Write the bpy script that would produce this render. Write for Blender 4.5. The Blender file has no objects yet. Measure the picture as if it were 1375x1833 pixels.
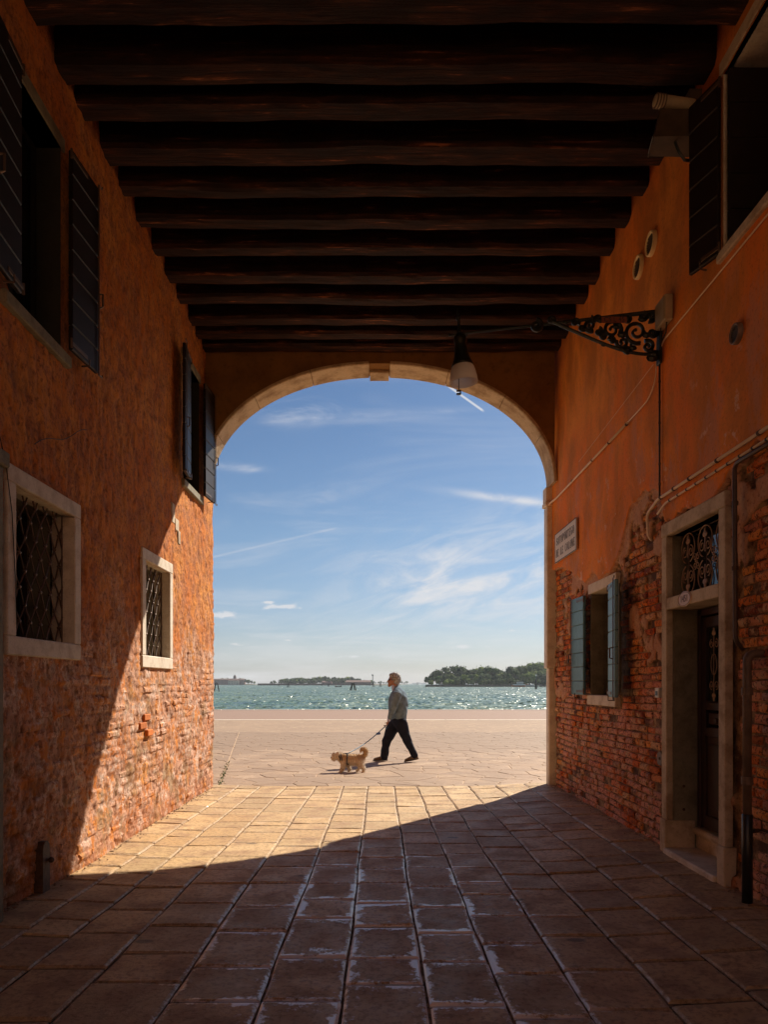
import bpy, bmesh, math, random
import numpy as np
from mathutils import Vector, Matrix
R = math.radians
random.seed(7)
rng = np.random.default_rng(11)
scene = bpy.context.scene
COL = scene.collection

# ------------------------------------------------------------ camera, light, exposure
CAM_Z, FOC = 1.5, 1300.0            # focal length in photo pixels (photo 1375 x 1833)
cam_d = bpy.data.cameras.new('camera'); cam = bpy.data.objects.new('camera', cam_d); COL.objects.link(cam)
cam_d.sensor_fit = 'VERTICAL'; cam_d.sensor_height = 36.0
cam_d.lens = 36.0 * FOC / 1833.0
cam_d.shift_x = (687.5 - 675.0) / 1833.0
cam_d.shift_y = (1224.0 - 916.5) / 1833.0
cam.location = (0, 0, CAM_Z); cam.rotation_euler = (R(90), 0, 0)
cam_d.clip_start = 0.05; cam_d.clip_end = 30000
scene.camera = cam
SUN_AZ, SUN_EL = 38.0, 42.5         # azimuth to the right of +Y
sd = bpy.data.lights.new('sun', 'SUN'); sun = bpy.data.objects.new('sun', sd); COL.objects.link(sun)
sd.energy = 3.5; sd.angle = R(0.53); sd.color = (1.0, 0.90, 0.75)
_s = Vector((math.sin(R(SUN_AZ)) * math.cos(R(SUN_EL)), math.cos(R(SUN_AZ)) * math.cos(R(SUN_EL)), math.sin(R(SUN_EL))))
sun.rotation_euler = _s.to_track_quat('Z', 'Y').to_euler()
scene.view_settings.view_transform = 'Standard'; scene.view_settings.look = 'None'
scene.view_settings.gamma = 1.0; scene.view_settings.use_curve_mapping = False
scene.view_settings.exposure = 1.26
scene.render.engine = 'CYCLES'
cy = scene.cycles
cy.use_denoising = True
cy.max_bounces = 10; cy.diffuse_bounces = 7; cy.glossy_bounces = 4; cy.transmission_bounces = 4; cy.volume_bounces = 0; cy.volume_step_rate = 10
cy.sample_clamp_indirect = 6.0; cy.sample_clamp_direct = 0.0
cy.caustics_reflective = False; cy.caustics_refractive = False

HAZE = 0.00011
class NT:
    """tiny node helper"""
    def __init__(self, tree): self.t = tree; self.n = tree.nodes; self.l = tree.links
    def set(self, sock, v):
        if isinstance(v, bpy.types.NodeSocket): self.l.new(v, sock)
        elif v is not None:
            if hasattr(sock, 'default_value'):
                try: sock.default_value = v
                except Exception: sock.default_value = (*v, 1.0) if len(v) == 3 else v
    def math(self, op, a, b=None, c=None, clamp=False):
        n = self.n.new('ShaderNodeMath'); n.operation = op; n.use_clamp = clamp
        self.set(n.inputs[0], a)
        if b is not None: self.set(n.inputs[1], b)
        if c is not None: self.set(n.inputs[2], c)
        return n.outputs[0]
    def mix(self, f, a, b, kind='MIX'):
        n = self.n.new('ShaderNodeMix'); n.data_type = 'RGBA'; n.blend_type = kind
        self.set(n.inputs[0], f)
        for s, v in ((n.inputs[6], a), (n.inputs[7], b)):
            if isinstance(v, tuple) and len(v) == 3: v = (*v, 1.0)
            self.set(s, v)
        return n.outputs[2]
    def smooth(self, x, lo, hi, a=0.0, b=1.0):
        n = self.n.new('ShaderNodeMapRange'); n.interpolation_type = 'SMOOTHSTEP'
        self.set(n.inputs[0], x); n.inputs[1].default_value = lo; n.inputs[2].default_value = hi
        n.inputs[3].default_value = a; n.inputs[4].default_value = b
        return n.outputs[0]
    def vec(self, x, y, z):
        n = self.n.new('ShaderNodeCombineXYZ')
        for i, v in enumerate((x, y, z)): self.set(n.inputs[i], v)
        return n.outputs[0]
    def sep(self, v):
        n = self.n.new('ShaderNodeSeparateXYZ'); self.l.new(v, n.inputs[0]); return n.outputs
    def scale(self, v, s):
        n = self.n.new('ShaderNodeVectorMath'); n.operation = 'MULTIPLY'; self.l.new(v, n.inputs[0]); self.set(n.inputs[1], s); return n.outputs[0]
    def add(self, v, s):
        n = self.n.new('ShaderNodeVectorMath'); n.operation = 'ADD'; self.l.new(v, n.inputs[0]); self.set(n.inputs[1], s); return n.outputs[0]
    def noise(self, v, scale=5.0, detail=4.0, rough=0.55, dist=0.0, out=0):
        n = self.n.new('ShaderNodeTexNoise'); self.set(n.inputs['Vector'], v)
        n.inputs['Scale'].default_value = scale; n.inputs['Detail'].default_value = detail
        n.inputs['Roughness'].default_value = rough; n.inputs['Distortion'].default_value = dist
        return n.outputs[out]
    def voro(self, v, scale, feature='F1', out='Distance', rnd=1.0):
        n = self.n.new('ShaderNodeTexVoronoi'); n.feature = feature; self.set(n.inputs['Vector'], v)
        n.inputs['Scale'].default_value = scale; n.inputs['Randomness'].default_value = rnd
        return n.outputs[out]
    def ramp(self, f, stops):
        n = self.n.new('ShaderNodeValToRGB'); self.set(n.inputs[0], f); e = n.color_ramp.elements
        while len(e) > 1: e.remove(e[0])
        e[0].position = stops[0][0]; e[0].color = (*stops[0][1], 1)
        for p, c in stops[1:]:
            k = e.new(p); k.color = (*c, 1)
        return n.outputs[0]
    def attr(self, name):
        n = self.n.new('ShaderNodeAttribute'); n.attribute_name = name; return n
    def geo(self): return self.n.new('ShaderNodeNewGeometry').outputs
    def rand(self):
        """one random number per object or loose piece"""
        oi = self.n.new('ShaderNodeObjectInfo').outputs['Random']; ri = self.geo()['Random Per Island']
        return self.math('FRACT', self.math('ADD', oi, self.math('MULTIPLY', ri, 3.7)))
    def bump(self, h, strength=0.5, dist=0.01, nrm=None):
        n = self.n.new('ShaderNodeBump'); self.l.new(h, n.inputs['Height'])
        n.inputs['Strength'].default_value = strength; n.inputs['Distance'].default_value = dist
        if nrm is not None: self.l.new(nrm, n.inputs['Normal'])
        return n.outputs[0]

MATS = {}
def material(name, fn=None, color=None, rough=0.7, metal=0.0, spec=0.5, grain=None, bump=None):
    m = bpy.data.materials.new(name); m.use_nodes = True; MATS[name] = m
    t = NT(m.node_tree); b = m.node_tree.nodes['Principled BSDF']
    b.inputs['Roughness'].default_value = rough; b.inputs['Metallic'].default_value = metal
    b.inputs['Specular IOR Level'].default_value = spec
    if color is not None:
        if grain:
            P = t.geo()['Position']
            f = t.noise(P, grain[0], 5, 0.6); f = t.smooth(f, 0.3, 0.7)
            c2 = tuple(min(1, x * grain[1]) for x in color)
            r = t.rand(); c0 = t.mix(f, color, c2)
            k = t.math('ADD', t.math('MULTIPLY', r, 0.3), 0.85)
            c0 = t.mix(1.0, c0, t.vec(k, k, k), 'MULTIPLY')
            t.l.new(c0, b.inputs['Base Color'])
            t.l.new(t.bump(t.noise(P, grain[0] * 4, 4, 0.65), bump or 0.3, 0.006), b.inputs['Normal'])
        else: b.inputs['Base Color'].default_value = (*color, 1)
    if fn: fn(t, b)
    return m

# ------------------------------------------------------------ sky
world = bpy.data.worlds.new('World'); scene.world = world; world.use_nodes = True
def build_world():
    t = NT(world.node_tree); bg = world.node_tree.nodes['Background']
    sky = t.n.new('ShaderNodeTexSky'); sky.sky_type = 'NISHITA'; sky.sun_disc = False
    sky.sun_elevation = R(SUN_EL); sky.sun_rotation = R(SUN_AZ)
    sky.altitude = 0; sky.air_density = 1.0; sky.dust_density = 0.6; sky.ozone_density = 2.5
    D = t.n.new('ShaderNodeTexCoord').outputs['Generated']
    x, y, z = t.sep(D)
    yy = t.math('MAXIMUM', y, 0.08); front = t.smooth(y, 0.1, 0.3)
    u = t.math('DIVIDE', x, yy); v = t.math('DIVIDE', z, yy)
    base = sky.outputs[0]
    hs = t.n.new('ShaderNodeHueSaturation'); hs.inputs['Saturation'].default_value = SKY_SAT; t.l.new(base, hs.inputs['Color']); base = hs.outputs[0]
    # the air near the horizon is pale grey
    el = t.math('MAXIMUM', z, 0.0)
    base = t.mix(1.0, base, t.ramp(el, [(0.0, SKY_T[0]), (0.06, SKY_T[1]), (0.20, SKY_T[2]), (0.40, SKY_T[3]), (1.0, SKY_T[3])]), 'MULTIPLY')
    # thin cirrus, drawn out along the wind
    def gauss(cu, cv, su, sv, ang=0.0):
        ca, sa = math.cos(R(ang)), math.sin(R(ang))
        du = t.math('SUBTRACT', u, cu); dv = t.math('SUBTRACT', v, cv)
        a = t.math('DIVIDE', t.math('ADD', t.math('MULTIPLY', du, ca), t.math('MULTIPLY', dv, sa)), su)
        b = t.math('DIVIDE', t.math('SUBTRACT', t.math('MULTIPLY', dv, ca), t.math('MULTIPLY', du, sa)), sv)
        r2 = t.math('ADD', t.math('MULTIPLY', a, a), t.math('MULTIPLY', b, b))
        return t.math('EXPONENT', t.math('MULTIPLY', r2, -1.0))
    plane = t.vec(t.math('DIVIDE', x, t.math('ADD', el, 0.12)), t.math('DIVIDE', y, t.math('ADD', el, 0.12)), 0.0)
    n1 = t.noise(t.scale(plane, (0.9, 1.6, 1)), 0.8, 8, 0.62, 0.9)
    cir = t.smooth(n1, 0.46, 0.80)
    warm = t.noise(t.vec(t.math('MULTIPLY', u, 3.2), t.math('MULTIPLY', v, 9.0), 0.3), 2.2, 9, 0.62, 1.1)
    w2 = t.noise(t.vec(t.math('ADD', t.math('MULTIPLY', u, 4.0), t.math('MULTIPLY', v, 3.0)), t.math('SUBTRACT', t.math('MULTIPLY', v, 16.0), t.math('MULTIPLY', u, 5.0)), 0.0), 2.0, 9, 0.65, 0.8)
    wisps = t.math('ADD', t.math('MULTIPLY', gauss(0.125, 0.165, 0.15, 0.055, 18), 1.0), t.math('MULTIPLY', gauss(0.17, 0.125, 0.24, 0.06, 8), 0.9))
    wisps = t.math('MULTIPLY', wisps, t.smooth(w2, 0.34, 0.78))
    streak = t.math('MULTIPLY', gauss(0.185, 0.254, 0.075, 0.0055, -7), t.smooth(warm, 0.3, 0.6))
    streak2 = t.math('MULTIPLY', t.math('ADD', t.math('ADD', gauss(-0.19, 0.297, 0.05, 0.005, -6), gauss(-0.12, 0.247, 0.07, 0.010, 14)), t.math('ADD', gauss(0.0, 0.37, 0.10, 0.003, 3), gauss(-0.10, 0.375, 0.07, 0.016, 5))), t.smooth(warm, 0.42, 0.75))
    def line(u0, v0, u1, v1, w):
        L = math.hypot(u1 - u0, v1 - v0); a = math.degrees(math.atan2(v1 - v0, u1 - u0))
        ca, sa = math.cos(R(a)), math.sin(R(a))
        du = t.math('SUBTRACT', u, u0); dv = t.math('SUBTRACT', v, v0)
        s = t.math('DIVIDE', t.math('ADD', t.math('MULTIPLY', du, ca), t.math('MULTIPLY', dv, sa)), L)
        d = t.math('ABSOLUTE', t.math('SUBTRACT', t.math('MULTIPLY', dv, ca), t.math('MULTIPLY', du, sa)))
        k = t.smooth(d, w * 0.35, w, 1.0, 0.0)
        return t.math('MULTIPLY', k, t.math('MULTIPLY', t.smooth(s, -0.02, 0.1), t.smooth(s, 0.93, 1.0, 1.0, 0.0)))
    con = t.math('ADD', t.math('MULTIPLY', line(0.07, 0.43, 0.149, 0.374, 0.0022), 0.85), t.math('MULTIPLY', line(-0.245, 0.170, -0.05, 0.216, 0.0022), 0.17))
    # small cumulus low in the sky
    cn = t.noise(t.vec(t.math('MULTIPLY', u, 14.0), t.math('MULTIPLY', v, 34.0), 0.7), 2.0, 8, 0.6)
    def puff(cu, cv, su, sv, k=1.0): return t.math('MULTIPLY', gauss(cu, cv, su, sv), k)
    pf = None
    for a in ((-0.215, 0.095, 0.03, 0.006), (-0.133, 0.106, 0.03, 0.0055), (-0.15, 0.112, 0.012, 0.003), (-0.04, 0.0375, 0.02, 0.003, 0.8), (-0.125, 0.060, 0.012, 0.002, 0.6), (0.045, 0.029, 0.014, 0.003, 0.8), (-0.19, 0.055, 0.03, 0.003, 0.5),
              (0.12, 0.05, 0.05, 0.004, 0.5), (0.20, 0.075, 0.04, 0.005, 0.5), (-0.30, 0.08, 0.05, 0.008), (0.34, 0.09, 0.06, 0.009), (0.5, 0.06, 0.05, 0.008)):
        g = puff(*a); pf = g if pf is None else t.math('MAXIMUM', pf, g)
    pf0 = pf
    pf = t.smooth(t.math('ADD', pf, t.math('MULTIPLY', t.math('SUBTRACT', cn, 0.5), 3.4)), 0.45, 1.0)
    pf = t.math('MULTIPLY', pf, t.smooth(pf0, 0.12, 0.35))
    veil = t.math('MULTIPLY', t.smooth(t.noise(t.vec(t.math('MULTIPLY', u, 2.0), t.math('MULTIPLY', v, 14.0), 1.3), 1.6, 7, 0.6), 0.4, 0.75), t.smooth(v, 0.10, 0.0, 0.0, 1.0))
    local = t.math('ADD', t.math('MULTIPLY', wisps, 0.85), t.math('ADD', t.math('MULTIPLY', streak, 0.9), t.math('MULTIPLY', streak2, 0.6)))
    local = t.math('ADD', local, t.math('ADD', con, t.math('MULTIPLY', pf, 0.85)))
    local = t.math('ADD', t.math('MULTIPLY', local, front), t.math('MULTIPLY', cir, 0.48))
    local = t.math('ADD', local, t.math('MULTIPLY', veil, 0.75))
    f = t.math('MULTIPLY', t.math('MINIMUM', local, 1.0), 0.9)
    f = t.math('MULTIPLY', f, t.smooth(z, -0.01, 0.015))
    col = t.mix(f, base, CLOUD)
    t.l.new(col, bg.inputs['Color']); bg.inputs['Strength'].default_value = SKY_STR
SKY_STR = 0.079; SKY_SAT = 1.0
SKY_T = [(0.34, 0.36, 0.45), (0.38, 0.40, 0.46), (0.36, 0.41, 0.45), (0.26, 0.33, 0.40)]
CLOUD = (4.0, 4.0, 4.1)
build_world()

# ------------------------------------------------------------ helpers
def smooth01(x): x = np.clip(x, 0, 1); return x * x * (3 - 2 * x)
def _hash(i, j, s):
    h = (i.astype(np.int64) * 374761393 + j.astype(np.int64) * 668265263 + s * 974711) & 0x7fffffff
    h = ((h ^ (h >> 13)) * 1274126177) & 0x7fffffff
    return ((h ^ (h >> 16)) & 0xffff) / 65535.0
def vn(u, v, s=0):
    u = np.asarray(u, float); v = np.asarray(v, float)
    i = np.floor(u); j = np.floor(v); fu = smooth01(u - i); fv = smooth01(v - j)
    a = _hash(i, j, s); b = _hash(i + 1, j, s); c = _hash(i, j + 1, s); d = _hash(i + 1, j + 1, s)
    return (a * (1 - fu) + b * fu) * (1 - fv) + (c * (1 - fu) + d * fu) * fv
def fbm(u, v, s=0, o=4, g=0.5):
    r = 0; a = 1; tot = 0
    for k in range(o): r = r + a * vn(u * 2 ** k, v * 2 ** k, s + k * 17); tot += a; a *= g
    return r / tot
def fn1(x, y, s=0): return float(fbm(np.array([x]), np.array([y]), s, 3)[0])

def link(o, parent=None):
    COL.objects.link(o)
    if parent is not None: o.parent = parent
    return o
def mesh_obj(name, verts, faces, m, parent=None, smooth=False, uv=None):
    me = bpy.data.meshes.new(name); me.from_pydata([tuple(v) for v in verts], [], [tuple(f) for f in faces])
    me.materials.append(m if isinstance(m, bpy.types.Material) else MATS[m])
    if smooth: me.polygons.foreach_set('use_smooth', [True] * len(me.polygons))
    me.update()
    return link(bpy.data.objects.new(name, me), parent)
def tag(o, label=None, cat=None, group=None, kind=None):
    if label: o['label'] = label
    if cat: o['category'] = cat
    if group: o['group'] = group
    if kind: o['kind'] = kind
    return o
def thing(name, label, cat, loc=(0, 0, 0), group=None):
    o = bpy.data.objects.new(name, None); o.location = loc; o.empty_display_size = 0.1; COL.objects.link(o)
    return tag(o, label, cat, group)
def empty(name, parent, loc=(0, 0, 0)):
    o = bpy.data.objects.new(name, None); o.location = loc; o.empty_display_size = 0.1; return link(o, parent)

class MB:
    """collects shapes, builds one mesh; coordinates are world, subtract the parent's origin with off"""
    def __init__(self, off=(0, 0, 0)): self.v = []; self.f = []; self.o = Vector(off)
    def add(self, vs, fs):
        k = len(self.v); self.v += [tuple(Vector(p) - self.o) for p in vs]; self.f += [tuple(i + k for i in f) for f in fs]; return self
    def box(self, a, b, ch=0.0, rot=None, piv=None):
        x0, y0, z0 = (min(a[i], b[i]) for i in range(3)); x1, y1, z1 = (max(a[i], b[i]) for i in range(3))
        if ch <= 0:
            vs = [(x, y, z) for x in (x0, x1) for y in (y0, y1) for z in (z0, z1)]
            fs = [(0, 1, 3, 2), (4, 6, 7, 5), (0, 4, 5, 1), (2, 3, 7, 6), (0, 2, 6, 4), (1, 5, 7, 3)]
        else:
            ch = min(ch, (x1 - x0) * .45, (y1 - y0) * .45, (z1 - z0) * .45)
            vs = []; idx = {}
            for sx in (0, 1):
                for sy in (0, 1):
                    for sz in (0, 1):
                        for ax in range(3):
                            p = [x1 if sx else x0, y1 if sy else y0, z1 if sz else z0]
                            s = (sx, sy, sz)
                            for k in range(3):
                                if k != ax: p[k] += ch * (-1 if s[k] else 1)
                            idx[(sx, sy, sz, ax)] = len(vs); vs.append(tuple(p))
            I = lambda sx, sy, sz, ax: idx[(sx, sy, sz, ax)]
            fs = []
            for s in (0, 1):
                q = [I(s, 0, 0, 0), I(s, 1, 0, 0), I(s, 1, 1, 0), I(s, 0, 1, 0)]; fs.append(q if s else q[::-1])
                q = [I(0, s, 0, 1), I(0, s, 1, 1), I(1, s, 1, 1), I(1, s, 0, 1)]; fs.append(q if s else q[::-1])
                q = [I(0, 0, s, 2), I(1, 0, s, 2), I(1, 1, s, 2), I(0, 1, s, 2)]; fs.append(q if s else q[::-1])
            for a_ in (0, 1):
                for b_ in (0, 1):
                    fs.append([I(a_, b_, 0, 0), I(a_, b_, 1, 0), I(a_, b_, 1, 1), I(a_, b_, 0, 1)])
                    fs.append([I(a_, 0, b_, 0), I(a_, 1, b_, 0), I(a_, 1, b_, 2), I(a_, 0, b_, 2)])
                    fs.append([I(0, a_, b_, 1), I(1, a_, b_, 1), I(1, a_, b_, 2), I(0, a_, b_, 2)])
                    for c_ in (0, 1): fs.append([I(a_, b_, c_, 0), I(a_, b_, c_, 1), I(a_, b_, c_, 2)])
        if rot is not None:
            piv = Vector(piv or (0, 0, 0)); vs = [tuple(rot @ (Vector(p) - piv) + piv) for p in vs]
        return self.add(vs, fs)
    def tube(self, pts, r, n=8, cap=True, closed=False):
        pts = [Vector(p) for p in pts]; m = len(pts); rs = r if isinstance(r, (list, tuple)) else [r] * m
        vs = []; prev = None
        for i in range(m):
            if closed: t = pts[(i + 1) % m] - pts[i - 1]
            else: t = pts[min(i + 1, m - 1)] - pts[max(i - 1, 0)]
            t.normalize()
            if prev is None:
                a = Vector((0, 0, 1)) if abs(t.z) < 0.9 else Vector((1, 0, 0)); s = t.cross(a).normalized()
            else:
                s = prev - t * prev.dot(t); s = s.normalized() if s.length > 1e-6 else t.orthogonal().normalized()
            prev = s; w = t.cross(s)
            for k in range(n):
                an = 2 * math.pi * k / n; vs.append(pts[i] + (s * math.cos(an) + w * math.sin(an)) * rs[i])
        fs = []
        for i in range(m if closed else m - 1):
            j = (i + 1) % m
            for k in range(n): fs.append((i * n + k, i * n + (k + 1) % n, j * n + (k + 1) % n, j * n + k))
        if cap and not closed: fs += [tuple(range(n))[::-1], tuple((m - 1) * n + k for k in range(n))]
        return self.add(vs, fs)
    def lathe(self, prof, c, n=24, axis=(0, 0, 1), wob=None, cap=True):
        """prof: (radius, distance along axis)"""
        ax = Vector(axis).normalized(); s = ax.orthogonal().normalized(); w = ax.cross(s); c = Vector(c)
        vs = []
        for r, h in prof:
            for k in range(n):
                an = 2 * math.pi * k / n; rr = r * (wob(an) if wob else 1)
                vs.append(c + ax * h + (s * math.cos(an) + w * math.sin(an)) * rr)
        fs = [(i * n + k, i * n + (k + 1) % n, (i + 1) * n + (k + 1) % n, (i + 1) * n + k) for i in range(len(prof) - 1) for k in range(n)]
        if cap and prof[0][0] > 1e-5: fs.append(tuple(range(n))[::-1])
        if cap and prof[-1][0] > 1e-5: fs.append(tuple((len(prof) - 1) * n + k for k in range(n)))
        return self.add(vs, fs)
    def ball(self, c, r, n=10, sc=(1, 1, 1)):
        vs = []; fs = []; c = Vector(c); m = max(4, n // 2)
        for i in range(1, m):
            a = math.pi * i / m
            for k in range(n):
                b = 2 * math.pi * k / n
                vs.append(c + Vector((math.sin(a) * math.cos(b) * sc[0], math.sin(a) * math.sin(b) * sc[1], math.cos(a) * sc[2])) * r)
        top = len(vs); vs.append(c + Vector((0, 0, r * sc[2]))); vs.append(c - Vector((0, 0, r * sc[2])))
        for i in range(m - 2):
            for k in range(n): fs.append((i * n + k, (i + 1) * n + k, (i + 1) * n + (k + 1) % n, i * n + (k + 1) % n))
        for k in range(n): fs.append((top, k, (k + 1) % n)); fs.append((top + 1, (m - 2) * n + (k + 1) % n, (m - 2) * n + k))
        return self.add(vs, fs)
    def build(self, name, m, parent=None, smooth=False): return mesh_obj(name, self.v, self.f, m, parent, smooth)
def box(name, a, b, m, parent=None, ch=0.004):
    off = parent.location if parent is not None and parent.parent is None else (0, 0, 0)
    return MB(off).box(a, b, ch).build(name, m, parent)
# ------------------------------------------------------------ materials
def m_leftwall(t, b):
    P = t.geo()['Position']; x, y, z = t.sep(P)
    n1 = t.noise(P, 1.3, 6, 0.6); n2 = t.noise(P, 7.0, 7, 0.70); n3 = t.noise(P, 30.0, 5, 0.72)
    c = t.mix(t.smooth(n1, 0.35, 0.65), (0.58, 0.175, 0.032), (0.68, 0.27, 0.060))
    c = t.mix(t.smooth(n2, 0.42, 0.66), c, (0.44, 0.165, 0.070))
    low = t.math('ADD', t.math('MULTIPLY', t.smooth(z, 1.0, 3.0, 1.0, 0.0), 0.85), t.math('MULTIPLY', t.math('SUBTRACT', n1, 0.5), 1.6))
    pink = t.math('MULTIPLY', t.smooth(low, 0.10, 0.75), t.smooth(n2, 0.38, 0.56))
    c = t.mix(t.math('MULTIPLY', pink, 0.85), c, (0.60, 0.35, 0.245))
    salt = t.math('MULTIPLY', t.smooth(t.noise(t.add(P, (3, 7, 1)), 6.0, 8, 0.78), 0.51, 0.59), t.smooth(low, 0.2, 0.75))
    c = t.mix(t.math('MULTIPLY', salt, 0.85), c, (0.74, 0.56, 0.46))
    olive = t.math('MULTIPLY', t.smooth(t.noise(t.add(P, (9, 2, 4)), 2.6, 7, 0.75), 0.51, 0.60), t.smooth(z, 0.4, 2.6, 1.0, 0.2))
    c = t.mix(t.math('MULTIPLY', olive, 0.75), c, (0.31, 0.21, 0.11))
    dirt = t.math('MULTIPLY', t.smooth(n3, 0.49, 0.60), t.smooth(n2, 0.34, 0.52))
    c = t.mix(t.math('MULTIPLY', dirt, 0.6), c, (0.14, 0.05, 0.022))
    hgt = t.attr('hollow').outputs['Fac']
    c = t.mix(t.math('MULTIPLY', hgt, 0.65), c, (0.17, 0.060, 0.025))
    foot = t.math('MULTIPLY', t.smooth(z, 0.0, 0.35, 1.0, 0.0), t.smooth(n2, 0.3, 0.7))
    c = t.mix(t.math('MULTIPLY', foot, 0.4), c, (0.44, 0.13, 0.035))
    t.l.new(c, b.inputs['Base Color'])
    streaky = t.noise(t.scale(P, (1, 16, 8)), 2.2, 5, 0.62)
    h = t.math('ADD', t.math('MULTIPLY', n3, 0.5), t.math('ADD', t.math('MULTIPLY', streaky, 0.5), t.math('MULTIPLY', t.noise(P, 120.0, 3, 0.6), 0.25)))
    t.l.new(t.bump(h, 0.8, 0.014), b.inputs['Normal'])
material('limewashed_wall', m_leftwall, rough=0.93, spec=0.2)

def m_rightwall(t, b):
    P = t.geo()['Position']; x, y, z = t.sep(P)
    a = t.attr('plaster').outputs['Fac']
    n1 = t.noise(P, 0.9, 6, 0.6, 0.6); n2 = t.noise(P, 6.0, 7, 0.70); n3 = t.noise(P, 34.0, 5, 0.68)
    st = t.noise(t.scale(P, (1, 1.5, 0.85)), 1.3, 7, 0.62, 0.35)
    pl = t.mix(t.smooth(n1, 0.32, 0.68), (0.82, 0.200, 0.018), (0.82, 0.29, 0.045))
    pl = t.mix(t.smooth(st, 0.40, 0.68), pl, (0.54, 0.185, 0.032))
    pl = t.mix(t.math('MULTIPLY', t.smooth(n2, 0.56, 0.75), 0.5), pl, (0.52, 0.20, 0.075))
    pale = t.math('MULTIPLY', t.smooth(z, 3.7, 4.8, 1.0, 0.15), t.smooth(t.noise(t.scale(P, (1, 1.6, 0.8)), 1.9, 7, 0.7), 0.50, 0.62))
    pl = t.mix(t.math('MULTIPLY', pale, 0.65), pl, (0.56, 0.25, 0.15))
    sc = t.math('MULTIPLY', t.smooth(t.noise(t.add(P, (5, 1, 2)), 3.2, 8, 0.75), 0.59, 0.62), t.smooth(z, 3.2, 4.2, 1.0, 0.0))
    pl = t.mix(t.math('MULTIPLY', sc, 0.85), pl, (0.74, 0.46, 0.34))
    stain = t.math('MULTIPLY', t.smooth(z, 4.6, 6.2), t.smooth(st, 0.3, 0.6))
    pl = t.mix(t.math('MULTIPLY', stain, 0.35), pl, (0.22, 0.06, 0.015))
    un = t.mix(t.smooth(n2, 0.35, 0.65), (0.50, 0.23, 0.12), (0.58, 0.34, 0.21))
    mo = t.mix(t.smooth(n2, 0.4, 0.62), (0.09, 0.042, 0.022), (0.40, 0.25, 0.13))
    c = t.mix(t.smooth(a, 0.22, 0.42), mo, un); c = t.mix(t.smooth(a, 0.72, 0.86), c, pl)
    edge = t.math('MULTIPLY', t.smooth(a, 0.55, 0.75), t.smooth(a, 0.86, 0.97, 1.0, 0.0))
    c = t.mix(t.math('MULTIPLY', edge, 0.7), c, (0.50, 0.24, 0.14))
    c = t.mix(t.math('MULTIPLY', t.smooth(n3, 0.52, 0.66), t.smooth(a, 0.8, 1.0, 0.65, 0.28)), c, (0.16, 0.045, 0.012))
    t.l.new(c, b.inputs['Base Color'])
    k = t.smooth(a, 0.6, 1.0, 1.0, 0.28)
    h = t.math('MULTIPLY', t.math('ADD', n3, t.math('MULTIPLY', n2, 0.8)), k)
    t.l.new(t.bump(h, 0.9, 0.012), b.inputs['Normal'])
material('orange_plaster', m_rightwall, rough=0.85, spec=0.25)

def m_brick(t, b):
    P = t.geo()['Position']; x, y, z = t.sep(P); r = t.rand()
    c = t.ramp(r, [(0.0, (0.54, 0.110, 0.030)), (0.22, (0.74, 0.205, 0.040)), (0.40, (0.24, 0.050, 0.024)), (0.58, (0.80, 0.30, 0.055)), (0.72, (0.54, 0.18, 0.095)), (0.86, (0.68, 0.38, 0.19)), (1.0, (0.12, 0.040, 0.026))])
    n1 = t.noise(P, 1.6, 5, 0.6); n2 = t.noise(P, 13.0, 7, 0.74); n3 = t.noise(P, 36.0, 5, 0.72)
    pk = t.math('MULTIPLY', t.smooth(n1, 0.42, 0.56), t.smooth(z, 1.2, 1.9, 1.0, 0.0))
    c = t.mix(t.math('MULTIPLY', pk, 0.75), c, (0.66, 0.33, 0.25))
    mort = t.math('MULTIPLY', t.smooth(n2, 0.50, 0.58), t.smooth(t.noise(t.add(P, (2, 2, 2)), 3.0, 4, 0.6), 0.42, 0.62))
    c = t.mix(t.math('MULTIPLY', mort, 0.8), c, (0.56, 0.38, 0.22))
    c = t.mix(t.math('MULTIPLY', t.smooth(n3, 0.51, 0.59), 0.8), c, (0.07, 0.022, 0.014))
    t.l.new(c, b.inputs['Base Color'])
    t.l.new(t.bump(t.math('ADD', n2, t.math('MULTIPLY', n3, 0.5)), 0.9, 0.012), b.inputs['Normal'])
material('old_brick', m_brick, rough=0.9, spec=0.2)
material('new_brick', None, (0.62, 0.17, 0.025), 0.85, grain=(30, 0.7), bump=0.5)

def m_stone(col, dark, sc=6.0):
    def f(t, b):
        P = t.geo()['Position']
        n1 = t.noise(P, sc, 7, 0.65); n2 = t.noise(P, sc * 9, 5, 0.65)
        c = t.mix(t.smooth(n1, 0.40, 0.72), col, dark)
        c = t.mix(t.math('MULTIPLY', t.smooth(n2, 0.52, 0.72), 0.45), c, tuple(v * 0.55 for v in dark))
        t.l.new(c, b.inputs['Base Color']); t.l.new(t.bump(n2, 0.5, 0.006), b.inputs['Normal'])
    return f
material('pilaster_stone', m_stone((0.80, 0.73, 0.62), (0.60, 0.50, 0.40)), rough=0.7, spec=0.3)
material('shaded_reveal', m_stone((0.030, 0.028, 0.020), (0.020, 0.018, 0.014)), rough=0.85)  # stone darkened so its colour carries the shade of the upper window recesses
material('istrian_stone', m_stone((0.70, 0.61, 0.50), (0.50, 0.40, 0.30)), rough=0.75, spec=0.3)
material('grey_stone', m_stone((0.26, 0.23, 0.16), (0.15, 0.125, 0.08)), rough=0.8, spec=0.3)
material('arch_stone', m_stone((0.56, 0.44, 0.29), (0.30, 0.20, 0.11), 4.0), rough=0.8, spec=0.3)
material('door_stone', m_stone((0.58, 0.47, 0.34), (0.34, 0.24, 0.15), 5.0), rough=0.8, spec=0.3)
material('spandrel_plaster', m_stone((0.26, 0.135, 0.040), (0.17, 0.085, 0.03), 1.5), rough=0.9, spec=0.2)
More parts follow.
